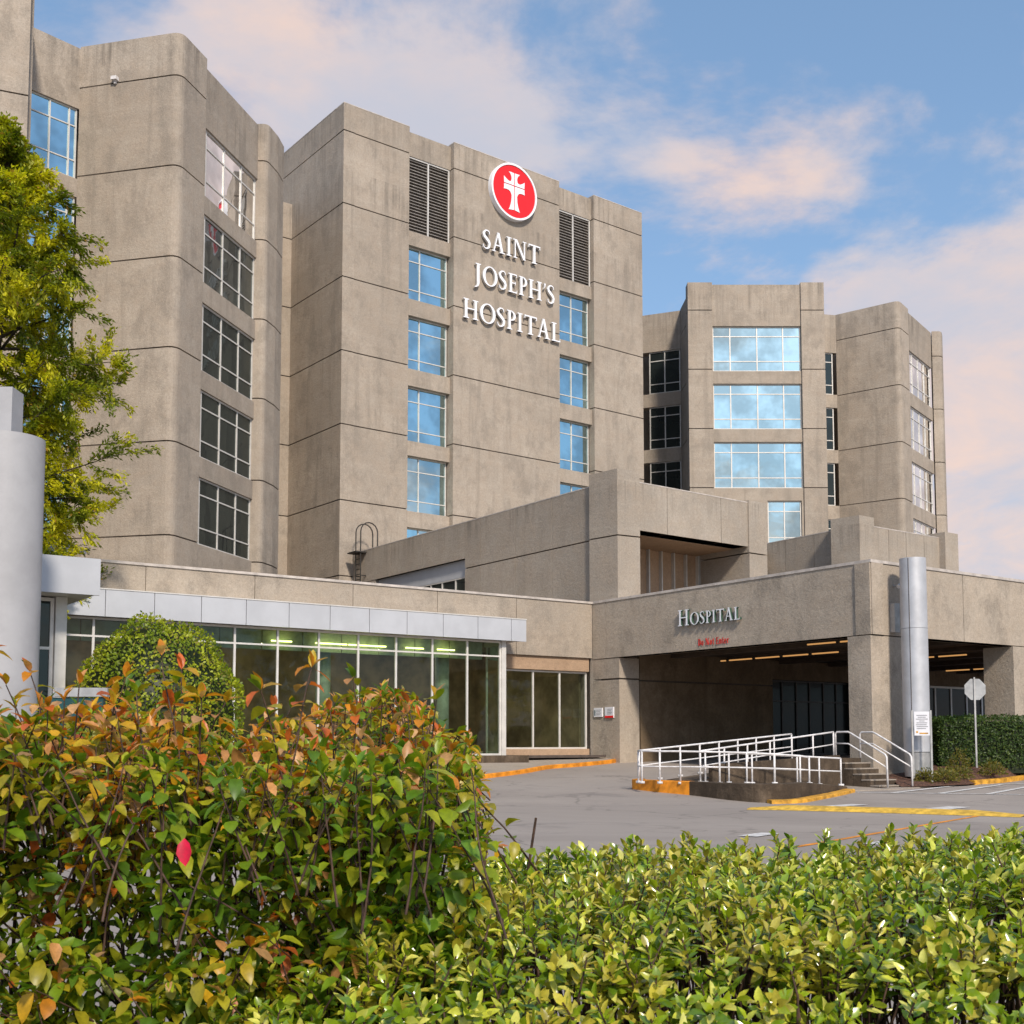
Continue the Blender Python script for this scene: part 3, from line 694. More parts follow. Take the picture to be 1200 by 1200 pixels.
# ------------------------------------------------------------------ lettering
def letters_polys(ch):
    """strokes as list of quads/polys on a cap-height-1 grid, plus advance"""
    TK, TN, SF = 0.15, 0.06, 0.05
    P = []
    def rect(x0, x1, y0, y1): P.append([(x0, y0), (x1, y0), (x1, y1), (x0, y1)])
    def stem(x, y0=0, y1=1, w=TK, s0=True, s1=True):
        P.append([(x, y0), (x + w, y0), (x + w * 0.94, (y0 + y1) / 2), (x + w, y1), (x, y1), (x + w * 0.06, (y0 + y1) / 2)])
        if s0: rect(x - 0.085, x + w + 0.085, y0, y0 + SF)
        if s1: rect(x - 0.085, x + w + 0.085, y1 - SF, y1)
    def diag(x0, y0, x1, y1, w): P.append([(x0, y0), (x0 + w, y0), (x1 + w, y1), (x1, y1)])
    def arc(cx, cy, rx, ry, a0, a1, wt, wn, k=20):
        for i in range(k):
            q = []
            for t in (a0 + (a1 - a0) * i / k, a0 + (a1 - a0) * (i + 1) / k):
                t = R(t); q.append(((cx + rx * math.cos(t), cy + ry * math.sin(t)), (cx + (rx - wt) * math.cos(t), cy + (ry - wn) * math.sin(t))))
            P.append([q[0][0], q[1][0], q[1][1], q[0][1]])
    def spline(pts, ws):
        n = len(pts)
        pts = [Vector(p) for p in pts]; L = []
        for i in range(n):
            d = (pts[min(i + 1, n - 1)] - pts[max(0, i - 1)]).normalized(); nv = Vector((-d.y, d.x)) * ws[i] / 2
            L.append((tuple(pts[i] + nv), tuple(pts[i] - nv)))
        for i in range(n - 1): P.append([L[i][0], L[i][1], L[i + 1][1], L[i + 1][0]])
    adv = 0.6
    if ch == 'S':
        spline([(0.43, 0.80), (0.41, 0.92), (0.32, 0.98), (0.20, 0.97), (0.10, 0.89), (0.07, 0.77), (0.12, 0.65), (0.25, 0.54), (0.38, 0.43), (0.44, 0.30), (0.41, 0.14), (0.30, 0.04), (0.17, 0.02), (0.07, 0.08), (0.03, 0.22)],
               [0.03, 0.05, 0.06, 0.07, 0.11, 0.14, 0.15, 0.16, 0.15, 0.14, 0.12, 0.07, 0.06, 0.05, 0.03]); adv = 0.56
    elif ch == 'A':
        diag(0.06, 0, 0.33, 1.0, 0.065); diag(0.56, 0, 0.30, 1.04, 0.15); rect(0.17, 0.56, 0.32, 0.38)
        rect(-0.02, 0.20, 0, SF); rect(0.47, 0.80, 0, SF); adv = 0.84
    elif ch == 'I': stem(0.1); adv = 0.40
    elif ch == 'N':
        stem(0.10, w=0.065, s1=False); rect(-0.02, 0.2, 1 - SF, 1); diag(0.66, 0, 0.10, 1, 0.15); stem(0.72, w=0.065, s0=False); adv = 0.96
    elif ch == 'T':
        stem(0.32, s1=False); rect(0, 0.79, 0.93, 1); rect(0, 0.04, 0.82, 0.97); rect(0.75, 0.79, 0.82, 0.97); adv = 0.80
    elif ch == 'J':
        P.append([(0.12, 1), (0.27, 1), (0.27, 0.0), (0.25, -0.10), (0.12, 0.05)]); rect(0.03, 0.36, 1 - SF, 1)
        spline([(0.20, 0.05), (0.17, -0.12), (0.08, -0.22), (-0.04, -0.25)], [0.15, 0.11, 0.06, 0.03]); adv = 0.42
    elif ch == 'O': arc(0.48, 0.5, 0.47, 0.52, 0, 360, 0.16, 0.055, 32); adv = 0.98
    elif ch == 'E':
        stem(0.10); rect(0.2, 0.56, 0.94, 1); rect(0.2, 0.48, 0.49, 0.545); rect(0.2, 0.58, 0, 0.06); rect(0.53, 0.56, 0.84, 0.97); rect(0.45, 0.48, 0.42, 0.61); rect(0.55, 0.58, 0.02, 0.17); adv = 0.64
    elif ch == 'P':
        stem(0.10); arc(0.25, 0.735, 0.31, 0.265, -95, 90, 0.14, 0.055, 16); rect(0.2, 0.26, 0.945, 1); adv = 0.60
    elif ch == 'H': stem(0.10); stem(0.66); rect(0.2, 0.7, 0.48, 0.54); adv = 0.94
    elif ch == "'": P.append([(0.06, 1.0), (0.17, 1.0), (0.15, 0.86), (0.04, 0.68), (0.09, 0.84)]); adv = 0.22
    elif ch == 'L': stem(0.10); rect(0.2, 0.58, 0, 0.06); rect(0.55, 0.58, 0.02, 0.19); adv = 0.62
    elif ch == 'D': stem(0.08); arc(0.22, 0.5, 0.42, 0.5, -90, 90, 0.15, 0.07, 20); adv = 0.70
    elif ch == 'o': arc(0.25, 0.33, 0.24, 0.35, 0, 360, 0.12, 0.07, 24); adv = 0.54
    elif ch == 't': stem(0.12, 0.03, 0.9, 0.13, False, False); rect(0.0, 0.36, 0.6, 0.67); rect(0.2, 0.36, 0.0, 0.08); adv = 0.40
    elif ch == 'n': stem(0.04, 0, 0.67, 0.14, False, False); stem(0.38, 0, 0.5, 0.14, False, False); arc(0.30, 0.45, 0.21, 0.24, 0, 150, 0.12, 0.1, 12); adv = 0.60
    elif ch == 'r': stem(0.04, 0, 0.67, 0.14, False, False); arc(0.30, 0.45, 0.15, 0.23, 30, 150, 0.1, 0.1, 8); adv = 0.42
    elif ch == 'e': arc(0.25, 0.33, 0.24, 0.35, 0, 320, 0.12, 0.07, 22); rect(0.1, 0.45, 0.31, 0.38); adv = 0.52
    return P, adv
def lettering(root, fr, text, s_start, s_end, h, cap, n, depth, mats, small=None, wscale=None, gapw=0.06):
    """text between s_start and s_end; small: cap height of following letters"""
    caps = [cap if (small is None or (i == 0 or (text[i - 1] == ' ' and text[i].isupper()))) else small for i in range(len(text))]
    if small == 0: caps = [cap] * len(text)
    wd = 0.0; items = []
    for ch, c in zip(text, caps):
        if ch == ' ': wd += 0.35 * cap; continue
        P, a = letters_polys(ch); items.append((ch, P, wd, c)); wd += (a + gapw) * c
    k = (s_end - s_start) / (wd - gapw * cap)
    for ch, P, x0, c in items:
        b = MB(); e = 0
        for poly in P:
            e += 1; q = [(s_start + (x0 + x * c) * k, h + y * c) for x, y in poly]
            area = sum(q[i][0] * q[(i + 1) % len(q)][1] - q[(i + 1) % len(q)][0] * q[i][1] for i in range(len(q)))
            if area < 0: q = q[::-1]
            d1 = n + depth + 0.0025 * (e % 5) ; m_ = len(q)
            front = [fr.p(s_, d1, z_) for s_, z_ in q]; bk = [fr.p(s_, n, z_) for s_, z_ in q]
            b.add(front, [tuple(range(m_))], mi=0)
            b.add(front + bk, [(i, m_ + i, m_ + (i + 1) % m_, (i + 1) % m_) for i in range(m_)], mi=1)
        b.build('letter', mats, root)
LT = thing('wall_lettering', 'three lines of large white raised serif letters below the red emblem', 'sign', F.p(12.6, 0.1, 27))
for (tx, a, c, h) in (('SAINT', 10.15, 14.95, 32.02), ("JOSEPH'S", 9.55, 16.25, 29.6), ('HOSPITAL', 8.62, 16.72, 27.08)):
    lettering(LT, F, tx, a, c, h, 1.27, 0.18, 0.16, [M['letter'], M['frame']])
LH = thing('canopy_lettering', 'white raised serif letters with dark edges on the canopy beam', 'sign', V.p(7, 0.1, 4.5))
lettering(LH, V, 'HOSPITAL', 5.5, 8.82, 4.52, 0.62, 0.05, 0.10, [M['letter'], M['lettershade']], small=0.47)
LD = thing('red_lettering', 'small flat red letters on the lower edge of the canopy beam', 'sign', V.p(7, 0.1, 3.7))
lettering(LD, V, 'Do Not Enter', 6.48, 8.1, 3.70, 0.26, 0.015, 0.012, [M['redtext'], M['redtext']], small=0, gapw=0.12)

# emblem
EM = thing('emblem_sign', 'round red disc with white rim and white flared cross high on the central tower', 'sign', F.p(12.65, 0.1, 36.45))
def ring(b, c, r0, r1, n0, n1, fr, k=64):
    for i in range(k):
        a, e = 2 * PI * i / k, 2 * PI * (i + 1) / k
        P = lambda r, t, n: fr.p(c[0] + r * math.cos(t), n, c[1] + r * math.sin(t))
        b.add([P(r1, a, n1), P(r1, e, n1), P(r0, e, n1), P(r0, a, n1)], [(0, 1, 2, 3)])
        b.add([P(r1, a, n0), P(r1, e, n0), P(r1, e, n1), P(r1, a, n1)], [(0, 1, 2, 3)])
        b.add([P(r0, a, n0), P(r0, e, n0), P(r0, e, n1), P(r0, a, n1)], [(3, 2, 1, 0)])
ec = (12.65, 36.45)
b = MB(); ring(b, ec, 1.77, 1.90, 0.1, 0.48, F); b.build('rim', M['letter'], EM)
b = MB(); b.add([F.p(ec[0] + 1.78 * math.cos(2 * PI * i / 64), 0.42, ec[1] + 1.78 * math.sin(2 * PI * i / 64)) for i in range(64)], [tuple(range(64))]); b.build('disc', M['red'], EM)
cr = MB()
def qarc(p0, c, p1, k=8): return [((1 - t) ** 2 * p0[0] + 2 * t * (1 - t) * c[0] + t * t * p1[0], (1 - t) ** 2 * p0[1] + 2 * t * (1 - t) * c[1] + t * t * p1[1]) for t in [i / k for i in range(k + 1)]]
def quarter(sx):
    g = 0.035; out = []
    up = [(sx * g, 0.42)] + [(sx * g, 1.26), (sx * 0.46, 1.26)] + qarc((sx * 0.46, 1.26), (sx * 0.12, 1.0), (sx * 0.27, 0.66))[1:] + qarc((sx * 0.27, 0.66), (sx * 0.45, 0.50), (sx * 0.86, 0.86))[1:] + [(sx * 0.84, 0.42)]
    dn = [(sx * g, 0.35), (sx * 0.84, 0.35), (sx * 0.86, -0.02)] + qarc((sx * 0.86, -0.02), (sx * 0.30, 0.12), (sx * 0.22, -0.35))[1:] + qarc((sx * 0.22, -0.35), (sx * 0.24, -0.95), (sx * 0.46, -1.32))[1:] + [(sx * g, -1.26)]
    return up, dn
import bmesh
for sx in (1, -1):
    for poly in quarter(sx):
        q = [(ec[0] + x, ec[1] + y) for x, y in poly]
        area = sum(q[i][0] * q[(i + 1) % len(q)][1] - q[(i + 1) % len(q)][0] * q[i][1] for i in range(len(q)))
        if area < 0: q = q[::-1]
        m_ = len(q); fr_ = [F.p(a_, 0.46, z_) for a_, z_ in q]; bk = [F.p(a_, 0.421, z_) for a_, z_ in q]
        cr.add(fr_, [tuple(range(m_))]); cr.add(fr_ + bk, [(i, m_ + i, m_ + (i + 1) % m_, (i + 1) % m_) for i in range(m_)])
cr.build('cross', M['letter'], EM)

# two notices on the canopy pier
for (s0, s1, h0, h1, redb, lab) in ((0.10, 0.66, 1.08, 1.46, False, 'small white notice with green line on the concrete pier, left of the pair'),
                                    (0.84, 1.40, 1.03, 1.48, True, 'small white notice with red lower band on the concrete pier, right of the pair')):
    t = thing('wall_notice', lab, 'notice', V.p(s0, 0, h0))
    b = MB(); V.box(b, s0, s1, -0.02, 0.03, h0, h1); b.build('plate', M['paper'], t)
    b = MB()
    if redb: V.box(b, s0, s1, 0.03, 0.036, h0, h0 + 0.09)
    else: V.box(b, s0 + 0.05, s0 + 0.11, 0.03, 0.036, h0 + 0.06, h1 - 0.08)
    b.build('stripe', M['red'] if redb else M['teal'], t)
    b = MB()
    for k in range(4): V.box(b, s0 + 0.16, s1 - 0.08 - 0.05 * (k % 2), 0.03, 0.035, h1 - 0.1 - 0.065 * k, h1 - 0.08 - 0.065 * k)
    b.build('print', M['ink'], t)

# ------------------------------------------------------------------ silver column, sign, stop sign
SC = thing('round_column', 'tall brushed silver round column beside the canopy corner pier', 'column', (13.2, 38.75, 0.8))
cx_, cy_ = 13.16, 38.75
def cyl(b, cx, cy, r, z0, z1, k=48):
    b.tube([(cx, cy, z0), (cx, cy, z1)], r, k, caps=False)
    for z in (z0, z1): b.add([(cx + r * math.cos(2 * PI * i / k), cy + r * math.sin(2 * PI * i / k), z) for i in range(k)], [tuple(range(k))])
b = MB(); cyl(b, cx_, cy_, 0.42, 0.95 + 0.35, 5.30); b.build('shaft', M['steel'], SC, True)
b = MB(); cyl(b, cx_, cy_, 0.42, 5.312, 7.62); b.build('shaft', M['steel'], SC, True)
b = MB(); cyl(b, cx_, cy_, 0.405, 0.5, 1.28); b.build('base', M['galv'], SC, True)
for o in list(SC.children):
    for p in o.data.polygons:
        if abs(p.normal.z) > 0.9: p.use_smooth = False
b = MB(); b.box(cx_ - 0.27, cx_ - 0.255, cy_ - 0.345, cy_ - 0.33, 1.3, 7.6); b.build('seam', M['joint'], SC)
b = MB(); C2.box(b, 1.02, 1.30, 0.01, 0.20, 3.4 + 0.25, 4.62); tag(b.build('conduit_box', M['galv']), 'narrow grey metal box on the beam beside the silver column', 'electrical box')
t = thing('security_camera', 'small white camera bracketed above the grey box by the silver column', 'camera', C2.p(1.3, 0.1, 5.3))
b = MB(); C2.box(b, 1.24, 1.30, 0, 0.25, 5.2, 5.26); b.build('bracket', M['galv'], t)
b = MB(); b.tube([C2.p(1.15, 0.27, 5.17), C2.p(1.4, 0.3, 5.3)], 0.07, 10); b.build('housing', M['white'], t)
b = MB(); C2.box(b, 9.2, 9.75, 0.01, 0.09, 3.85, 4.75); tag(b.build('wall_sign', M['stopback']), 'pale blue-grey plate on the beam at the right edge', 'sign')

NS = thing('notice_board', 'white information notice between two slim metal posts before the silver column', 'sign', (12.9, 38.0, 0.55))
for x, y, z in ((12.76, 38.0, -1.05), (13.28, 37.8, -1.18)):
    b = MB(); b.box(x - 0.03, x + 0.03, y - 0.03, y + 0.03, z + EYE - 0.1, 1.02 + EYE); b.build('post', M['galv'], NS)
b = MB(); nf = Fr.between((12.76, 37.95), (13.28, 37.75))
nf.box(b, 0.05, 0.51, 0, 0.02, 0.22, 0.98); b.build('panel', M['paper'], NS)
b = MB()
for k, (a, c) in enumerate(((0.12, 0.44), (0.16, 0.4), (0.1, 0.46), (0.2, 0.36), (0.12, 0.44), (0.1, 0.42), (0.12, 0.46), (0.12, 0.4))):
    nf.box(b, a, c, 0.02, 0.025, 0.85 - 0.06 * k, 0.87 - 0.06 * k)
b.build('print', M['ink'], NS)
b = MB(); nf.box(b, 0.2, 0.46, 0.02, 0.026, 0.27, 0.31); nf.box(b, 0.1, 0.16, 0.02, 0.026, 0.30, 0.36); b.build('print_colour', M['yellow'], NS)

SS = thing('stop_sign', 'octagonal sign seen from its bare grey back on a thin post by the hedge', 'traffic sign', (15.6, 40.2, 0.85))
b = MB(); b.box(15.60, 15.655, 40.16, 40.20, 0.75, 3.80); b.build('post', M['galv'], SS)
b = MB(); oc = [(15.66 + 0.385 * math.cos(R(22.5 + 45 * i)), 3.39 + 0.385 * math.sin(R(22.5 + 45 * i))) for i in range(8)]
b.add([(x, 40.205, z) for x, z in oc] + [(x, 40.215, z) for x, z in oc], [tuple(range(8)), tuple(range(15, 7, -1))] + [(i, 8 + i, 8 + (i + 1) % 8, (i + 1) % 8) for i in range(8)])
b.build('plate', M['stopback'], SS)

# ------------------------------------------------------------------ ramp island
ow = smoothpl([(3.78, 36.0), (3.55, 35.3), (4.05, 34.4), (4.95, 33.4), (5.8, 32.1), (6.5, 31.5), (7.3, 31.7), (8.2, 32.9), (9.1, 34.2), (9.95, 35.5)], 4)
htop = lambda p: EYE + (-1.08 if p[0] < 8.0 else -1.08 - 0.11 * (p[0] - 8.0))
IS = thing('ramp_island', 'kerbed island of dark stained concrete carrying the wheelchair ramp, orange at its tip', 'ramp', (6.5, 35, 0))
def wallstrip(pts, wd, mat, z0f, z1f, name, parent):
    b = MB(); L = []
    for i, p in enumerate(pts):
        a = pts[max(i - 1, 0)]; c = pts[min(i + 1, len(pts) - 1)]; d = Vector((c[0] - a[0], c[1] - a[1])).normalized(); nv = Vector((-d.y, d.x)) * wd
        q = (p[0] + nv.x, p[1] + nv.y); L += [(p[0], p[1], z0f(p)), (p[0], p[1], z1f(p) - 0.02), (p[0] + nv.x * 0.12, p[1] + nv.y * 0.12, z1f(p)), (q[0], q[1], z1f(p)), (q[0], q[1], z0f(p))]
    fs = []
    for i in range(len(pts) - 1):
        for k in range(4): fs.append((i * 5 + k, (i + 1) * 5 + k, (i + 1) * 5 + k + 1, i * 5 + k + 1))
    fs += [(0, 1, 2, 3, 4), tuple((len(pts) - 1) * 5 + k for k in (4, 3, 2, 1, 0))]
    b.add(L, fs); return b.build(name, mat, parent)
zg = lambda p: gz(*p) - 0.1
ci = next(i for i, p in enumerate(ow) if p[0] > 4.92 and p[1] < 34)
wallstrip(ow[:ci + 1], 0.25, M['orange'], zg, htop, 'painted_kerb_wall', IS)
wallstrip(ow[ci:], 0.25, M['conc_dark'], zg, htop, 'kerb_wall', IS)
St = Fr((10.27, 37.86), 54.8)     # ramp frame: d to the right/back, nn towards the canopy corner side
b = MB()
inner = [tuple(p) for p in ow]
b.prism([(p[0] + 0.1 * (6.5 - p[0]) / 3, p[1] + 0.1) for p in inner] + [St.xy(-1.0, 1.3), St.xy(-0.2, 0.2), St.xy(-7.0, -1.3)], 0, lambda p: htop(p) - 0.06)
b.build('walkway', M['conc_walk'], IS)
# upper ramp solid: from landing (-6.2) to stair head
b = MB(); P = St.p
ra = lambda s: -1.15 + 0.65 * (s + 6.0) / 6.0
b.hexa([P(-6.0, 0.0, -1.7), P(0.0, 0.0, -1.7), P(0.0, -1.35, -1.7), P(-6.0, -1.35, -1.7), P(-6.0, 0, -1.1), P(0, 0, -0.5), P(0, -1.35, -0.5), P(-6.0, -1.35, -1.1)])
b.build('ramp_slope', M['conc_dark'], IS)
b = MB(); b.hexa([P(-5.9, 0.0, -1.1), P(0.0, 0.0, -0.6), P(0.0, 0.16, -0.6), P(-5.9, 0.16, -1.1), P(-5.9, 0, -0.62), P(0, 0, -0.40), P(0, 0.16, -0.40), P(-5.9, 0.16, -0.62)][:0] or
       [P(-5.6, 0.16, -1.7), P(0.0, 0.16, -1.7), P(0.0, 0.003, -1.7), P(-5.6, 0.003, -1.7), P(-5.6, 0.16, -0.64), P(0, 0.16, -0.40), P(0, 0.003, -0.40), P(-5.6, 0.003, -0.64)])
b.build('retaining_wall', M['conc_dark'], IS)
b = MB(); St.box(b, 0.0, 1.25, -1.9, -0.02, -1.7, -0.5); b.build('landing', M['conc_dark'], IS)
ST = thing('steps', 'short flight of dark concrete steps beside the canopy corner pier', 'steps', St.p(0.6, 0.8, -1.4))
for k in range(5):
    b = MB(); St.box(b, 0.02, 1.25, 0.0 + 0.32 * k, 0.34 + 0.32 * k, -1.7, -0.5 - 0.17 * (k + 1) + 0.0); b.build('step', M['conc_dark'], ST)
    b = MB(); St.box(b, 0.01, 1.26, 0.0 + 0.32 * k, 0.355 + 0.32 * k, -0.5 - 0.17 * (k + 1), -0.5 - 0.17 * (k + 1) + 0.035); b.build('tread', M['conc_walk'], ST)
# yellow low kerb at the foot of the island and a light floor strip
kerb('kerb', smoothpl([(6.75, 31.1), (7.6, 31.4), (8.5, 32.6), (9.4, 34.0), (10.1, 35.2)]), M['yellow'], 0.10, 0.3)

def railing(name, label, posts, grp, mid=0.5, ext=None, rail_pts=None, r=0.028):
    """posts: list of (x, y, base_h, top_h)"""
    t = thing(name, label, 'railing', (posts[0][0], posts[0][1], posts[0][2] + EYE), grp)
    tp = [(x, y, h1 + EYE) for x, y, h0, h1 in posts]
    b = MB(); b.tube(tp, r, 8); b.build('top_rail', M['white'], t, True)
    b = MB(); b.tube([(x, y, h0 + (h1 - h0) * mid + EYE) for x, y, h0, h1 in posts], r * 0.72, 8); b.build('mid_rail', M['white'], t, True)
    for x, y, h0, h1 in posts:
        b = MB(); b.box(x - 0.07, x + 0.07, y - 0.07, y + 0.07, h0 + EYE - 0.05, h0 + EYE + 0.015); b.tube([(x, y, h0 + EYE - 0.03), (x, y, h1 + EYE)], r * 0.95, 8); b.build('post', M['white'], t, True)
    return t
def lin(p, q, n):
    return [tuple(p[i] + (q[i] - p[i]) * k / (n - 1) for i in range(4)) for k in range(n)]
G = 'white tube railings around the ramp and steps'
railing('railing', 'rearmost white railing of the ramp, climbing to the right', lin((3.73, 35.0, -1.12, -0.24), (9.0, 38.4, -0.55, 0.27), 9), G)
railing('railing', 'front white railing along the curved kerb of the ramp', [(3.66, 34.6, -1.12, -0.24), (3.72, 34.2, -1.12, -0.24), (4.2, 33.95, -1.12, -0.25), (4.75, 33.7, -1.12, -0.25), (5.83, 33.55, -1.12, -0.27), (6.6, 33.6, -1.12, -0.29), (7.4, 33.7, -1.13, -0.33), (8.15, 33.8, -1.14, -0.38), (8.42, 33.85, -1.14, -0.42)], G)
railing('railing', 'middle white railing beside the retaining wall, climbing to the stair head', lin((5.43, 34.45, -1.12, -0.25), St.xy(-0.1, 0.0) + (-0.45, 0.33), 7), G)
railing('railing', 'lower white railing descending to the right end of the ramp', lin((5.55, 34.3, -1.12, -0.26), (9.92, 36.05, -1.26, -0.48), 7), G)
for (s, lab) in ((0.0, 'left white handrail of the steps'), (1.2, 'right white handrail of the steps, nearest the silver column')):
    x0, y0 = St.xy(s, 0.0); x1, y1 = St.xy(s, 0.65); x2, y2 = St.xy(s, 1.95)
    t = thing('handrail', lab, 'railing', (x0, y0, EYE - 0.5), G)
    top = [(x0, y0, EYE - 0.5), (x0, y0, EYE + 0.27), St.p(s, 0.06, 0.33), St.p(s, 0.5, 0.33), St.p(s, 0.62, 0.28), St.p(s, 1.87, -0.36), St.p(s, 1.93, -0.44), (x2, y2, EYE - 1.36)]
    b = MB(); b.tube(top, 0.03, 8); b.build('top_rail', M['white'], t, True)
    b = MB(); b.tube([St.p(s, 0.0, -0.03), St.p(s, 0.5, -0.04), St.p(s, 1.93, -0.76)], 0.022, 8); b.build('mid_rail', M['white'], t, True)

# ------------------------------------------------------------------ left entrance: pylon, fascia, glass front
PY = thing('round_pylon', 'broad pale round column at the left edge with square post on top', 'column', (-11.15, 26, 0))
b = MB(); cyl(b, -11.22, 26, 0.80, 0, 6.72 + EYE, 64); o = b.build('shaft', M['pylon'], PY, True)
for p in o.data.polygons:
    if abs(p.normal.z) > 0.9: p.use_smooth = False
b = MB(); b.box(-11.75, -11.05, 25.8, 26.4, 6.73 + EYE, 7.85 + EYE); b.build('post', M['pylon'], PY)
EN = thing('entrance_porch', 'flat white porch roof over glass doors at the left edge', 'porch', (-12, 31, 0))
PF = Fr((-10.46, 30.0), 54.8)
b = MB(); PF.box(b, -9.4, -0.02, -8, -0.1, 3.76, 4.62); b.build('roof', M['frame'], EN)
for x0, x1 in ((-1.45, 0), (-2.95, -1.48), (-4.45, -2.98), (-5.95, -4.48), (-7.45, -5.98), (-8.95, -7.48)):
    b = MB(); PF.box(b, x0, x1, -0.1, 0, 3.72, 4.65); b.build('fascia_panel', M['whitepanel'], EN)
b = MB(); PF.box(b, -0.78, -0.5, -1.4, -1.12, -1.3, 3.75); b.build('end_post', M['frame'], EN)
window(EN, Fr(PF.xy(-8, -1.3), 54.8), 0.0, 7.2, -1.3, 3.72, 0.0, (0.2, 0.4, 0.6, 0.86), (0.74,), 'glass_dark', fw=0.09)
b = MB(); PF.box(b, -8.5, -0.6, -5, -1.45, -1.3, 3.72); b.build('wall', M['room'], EN)
UW = thing('equipment_screen', 'pale grey metal screen on the lobby roof behind the tree', 'roof screen', (-16, 44, 7.2))
b = MB(); b.box(-19.5, -15.9, 42.0, 42.3, 7.0, 8.9); b.build('panel', M['whitepanel'], UW)
b = MB(); b.box(-19.5, -15.9, 42.3, 44, 8.6, 8.75); b.build('top', M['whitepanel'], UW)
TS = thing('teal_sign', 'low dark teal sign panel with grey cap behind the front shrubs', 'sign', (-8.9, 24, 0))
b = MB(); b.box(-9.45, -8.25, 24, 24.15, 1.6, 2.50); b.build('panel', M['teal'], TS)
b = MB(); b.box(-9.25, -8.15, 23.95, 24.2, 2.52, 2.70); b.build('cap', M['galv'], TS)
for x in (-9.3, -8.5):
    b = MB(); b.box(x, x + 0.1, 24.03, 24.12, 0, 1.6); b.build('post', M['galv'], TS)

# ------------------------------------------------------------------ planting bed at right
bedz = lambda x, y: gz(x, y) + 0.14 + max(0, min(1, (y - 38.2) / 3.0)) * 0.34 + 0.05 * noise.noise(Vector((x * 1.3, y * 1.3, 0)))
bed = MB(); xa = [12.0 + 0.4 * i for i in range(44)]; fr_y = lambda x: 36.9 + max(0, x - 12.6) * 0.52 if x < 14.6 else 38.0 + (x - 14.6) * 1.1
for j in range(14):
    for x in xa:
        y0 = fr_y(x); y1 = y0 + 7.0; y = y0 + (y1 - y0) * j / 13; z = bedz(x, y) if j else gz(x, y) + 0.05
        bed.v.append((x, y, z))
n = len(xa); bed.f = [(j * n + i, j * n + i + 1, (j + 1) * n + i + 1, (j + 1) * n + i) for j in range(13) for i in range(n - 1)]; bed.mi = [0] * len(bed.f)
bed.build('planting_bed', M['mulch'], kind='structure', smooth=True)
kerb('kerb', smoothpl([(14.8, 38.25), (15.5, 38.8), (16.8, 40.0), (18.3, 41.7), (20.5, 44), (24, 47.5)]), M['yellow'], 0.15, 0.2)
b = MB()
L = [(10.0, 35.5), (11.7, 36.2), (13.2, 37.5), (13.5, 38.9), (11.6, 38.6), (10.3, 37.4)]
b.prism(L, 0.0, lambda p: gz(*p) + 0.03); b.build('pavement', M['conc_walk'], kind='structure')

# ------------------------------------------------------------------ vegetation
def leaf_quads(mb, p, d, up, ln, wd, col, curl=0.25, fold=0.25):
    d = d.normalized(); s = d.cross(up)
    if s.length < 1e-3: s = d.orthogonal()
    s.normalize(); nrm = s.cross(d).normalized()
    def pt(t, x, z=0): return p + d * (ln * t) + s * (wd * x) + nrm * (z * wd - curl * ln * t * t)
    vs = [pt(0, 0), pt(0.24, -0.38, fold * 0.8), pt(0.24, 0), pt(0.24, 0.38, fold * 0.8), pt(0.56, -0.5, fold), pt(0.56, 0), pt(0.56, 0.5, fold), pt(0.83, -0.3, fold * 0.5), pt(0.83, 0.0), pt(0.83, 0.3, fold * 0.5), pt(1.02, 0)]
    mb.add(vs, [(0, 2, 1), (0, 3, 2), (1, 2, 5, 4), (2, 3, 6, 5), (4, 5, 8, 7), (5, 6, 9, 8), (7, 8, 10), (8, 9, 10)], col)
def small_leaf(mb, p, d, up, ln, wd, col):
    d = d.normalized(); s = d.cross(up)
    if s.length < 1e-3: s = d.orthogonal()
    s.normalize(); q = p + d * ln * 0.5 - up.normalized() * ln * 0.06
    mb.add([p, q + s * wd / 2, p + d * ln - up * ln * 0.12, q - s * wd / 2], [(0, 1, 2), (0, 2, 3)], col)
def rv(): 
    while True:
        v = Vector((random.uniform(-1, 1), random.uniform(-1, 1), random.uniform(-1, 1)))
        if 0.05 < v.length < 1: return v.normalized()
def jit(c, a=0.2):
    k = 1 + random.uniform(-a, a); return (c[0] * k, c[1] * k, c[2] * k)
GREEN = [(0.17, 0.27, 0.012), (0.10, 0.20, 0.012), (0.27, 0.35, 0.012), (0.38, 0.40, 0.02), (0.13, 0.25, 0.02)]
TURN = [(0.66, 0.25, 0.02), (0.66, 0.38, 0.02), (0.66, 0.32, 0.12), (0.60, 0.14, 0.03), (0.62, 0.36, 0.17), (0.58, 0.42, 0.03)]

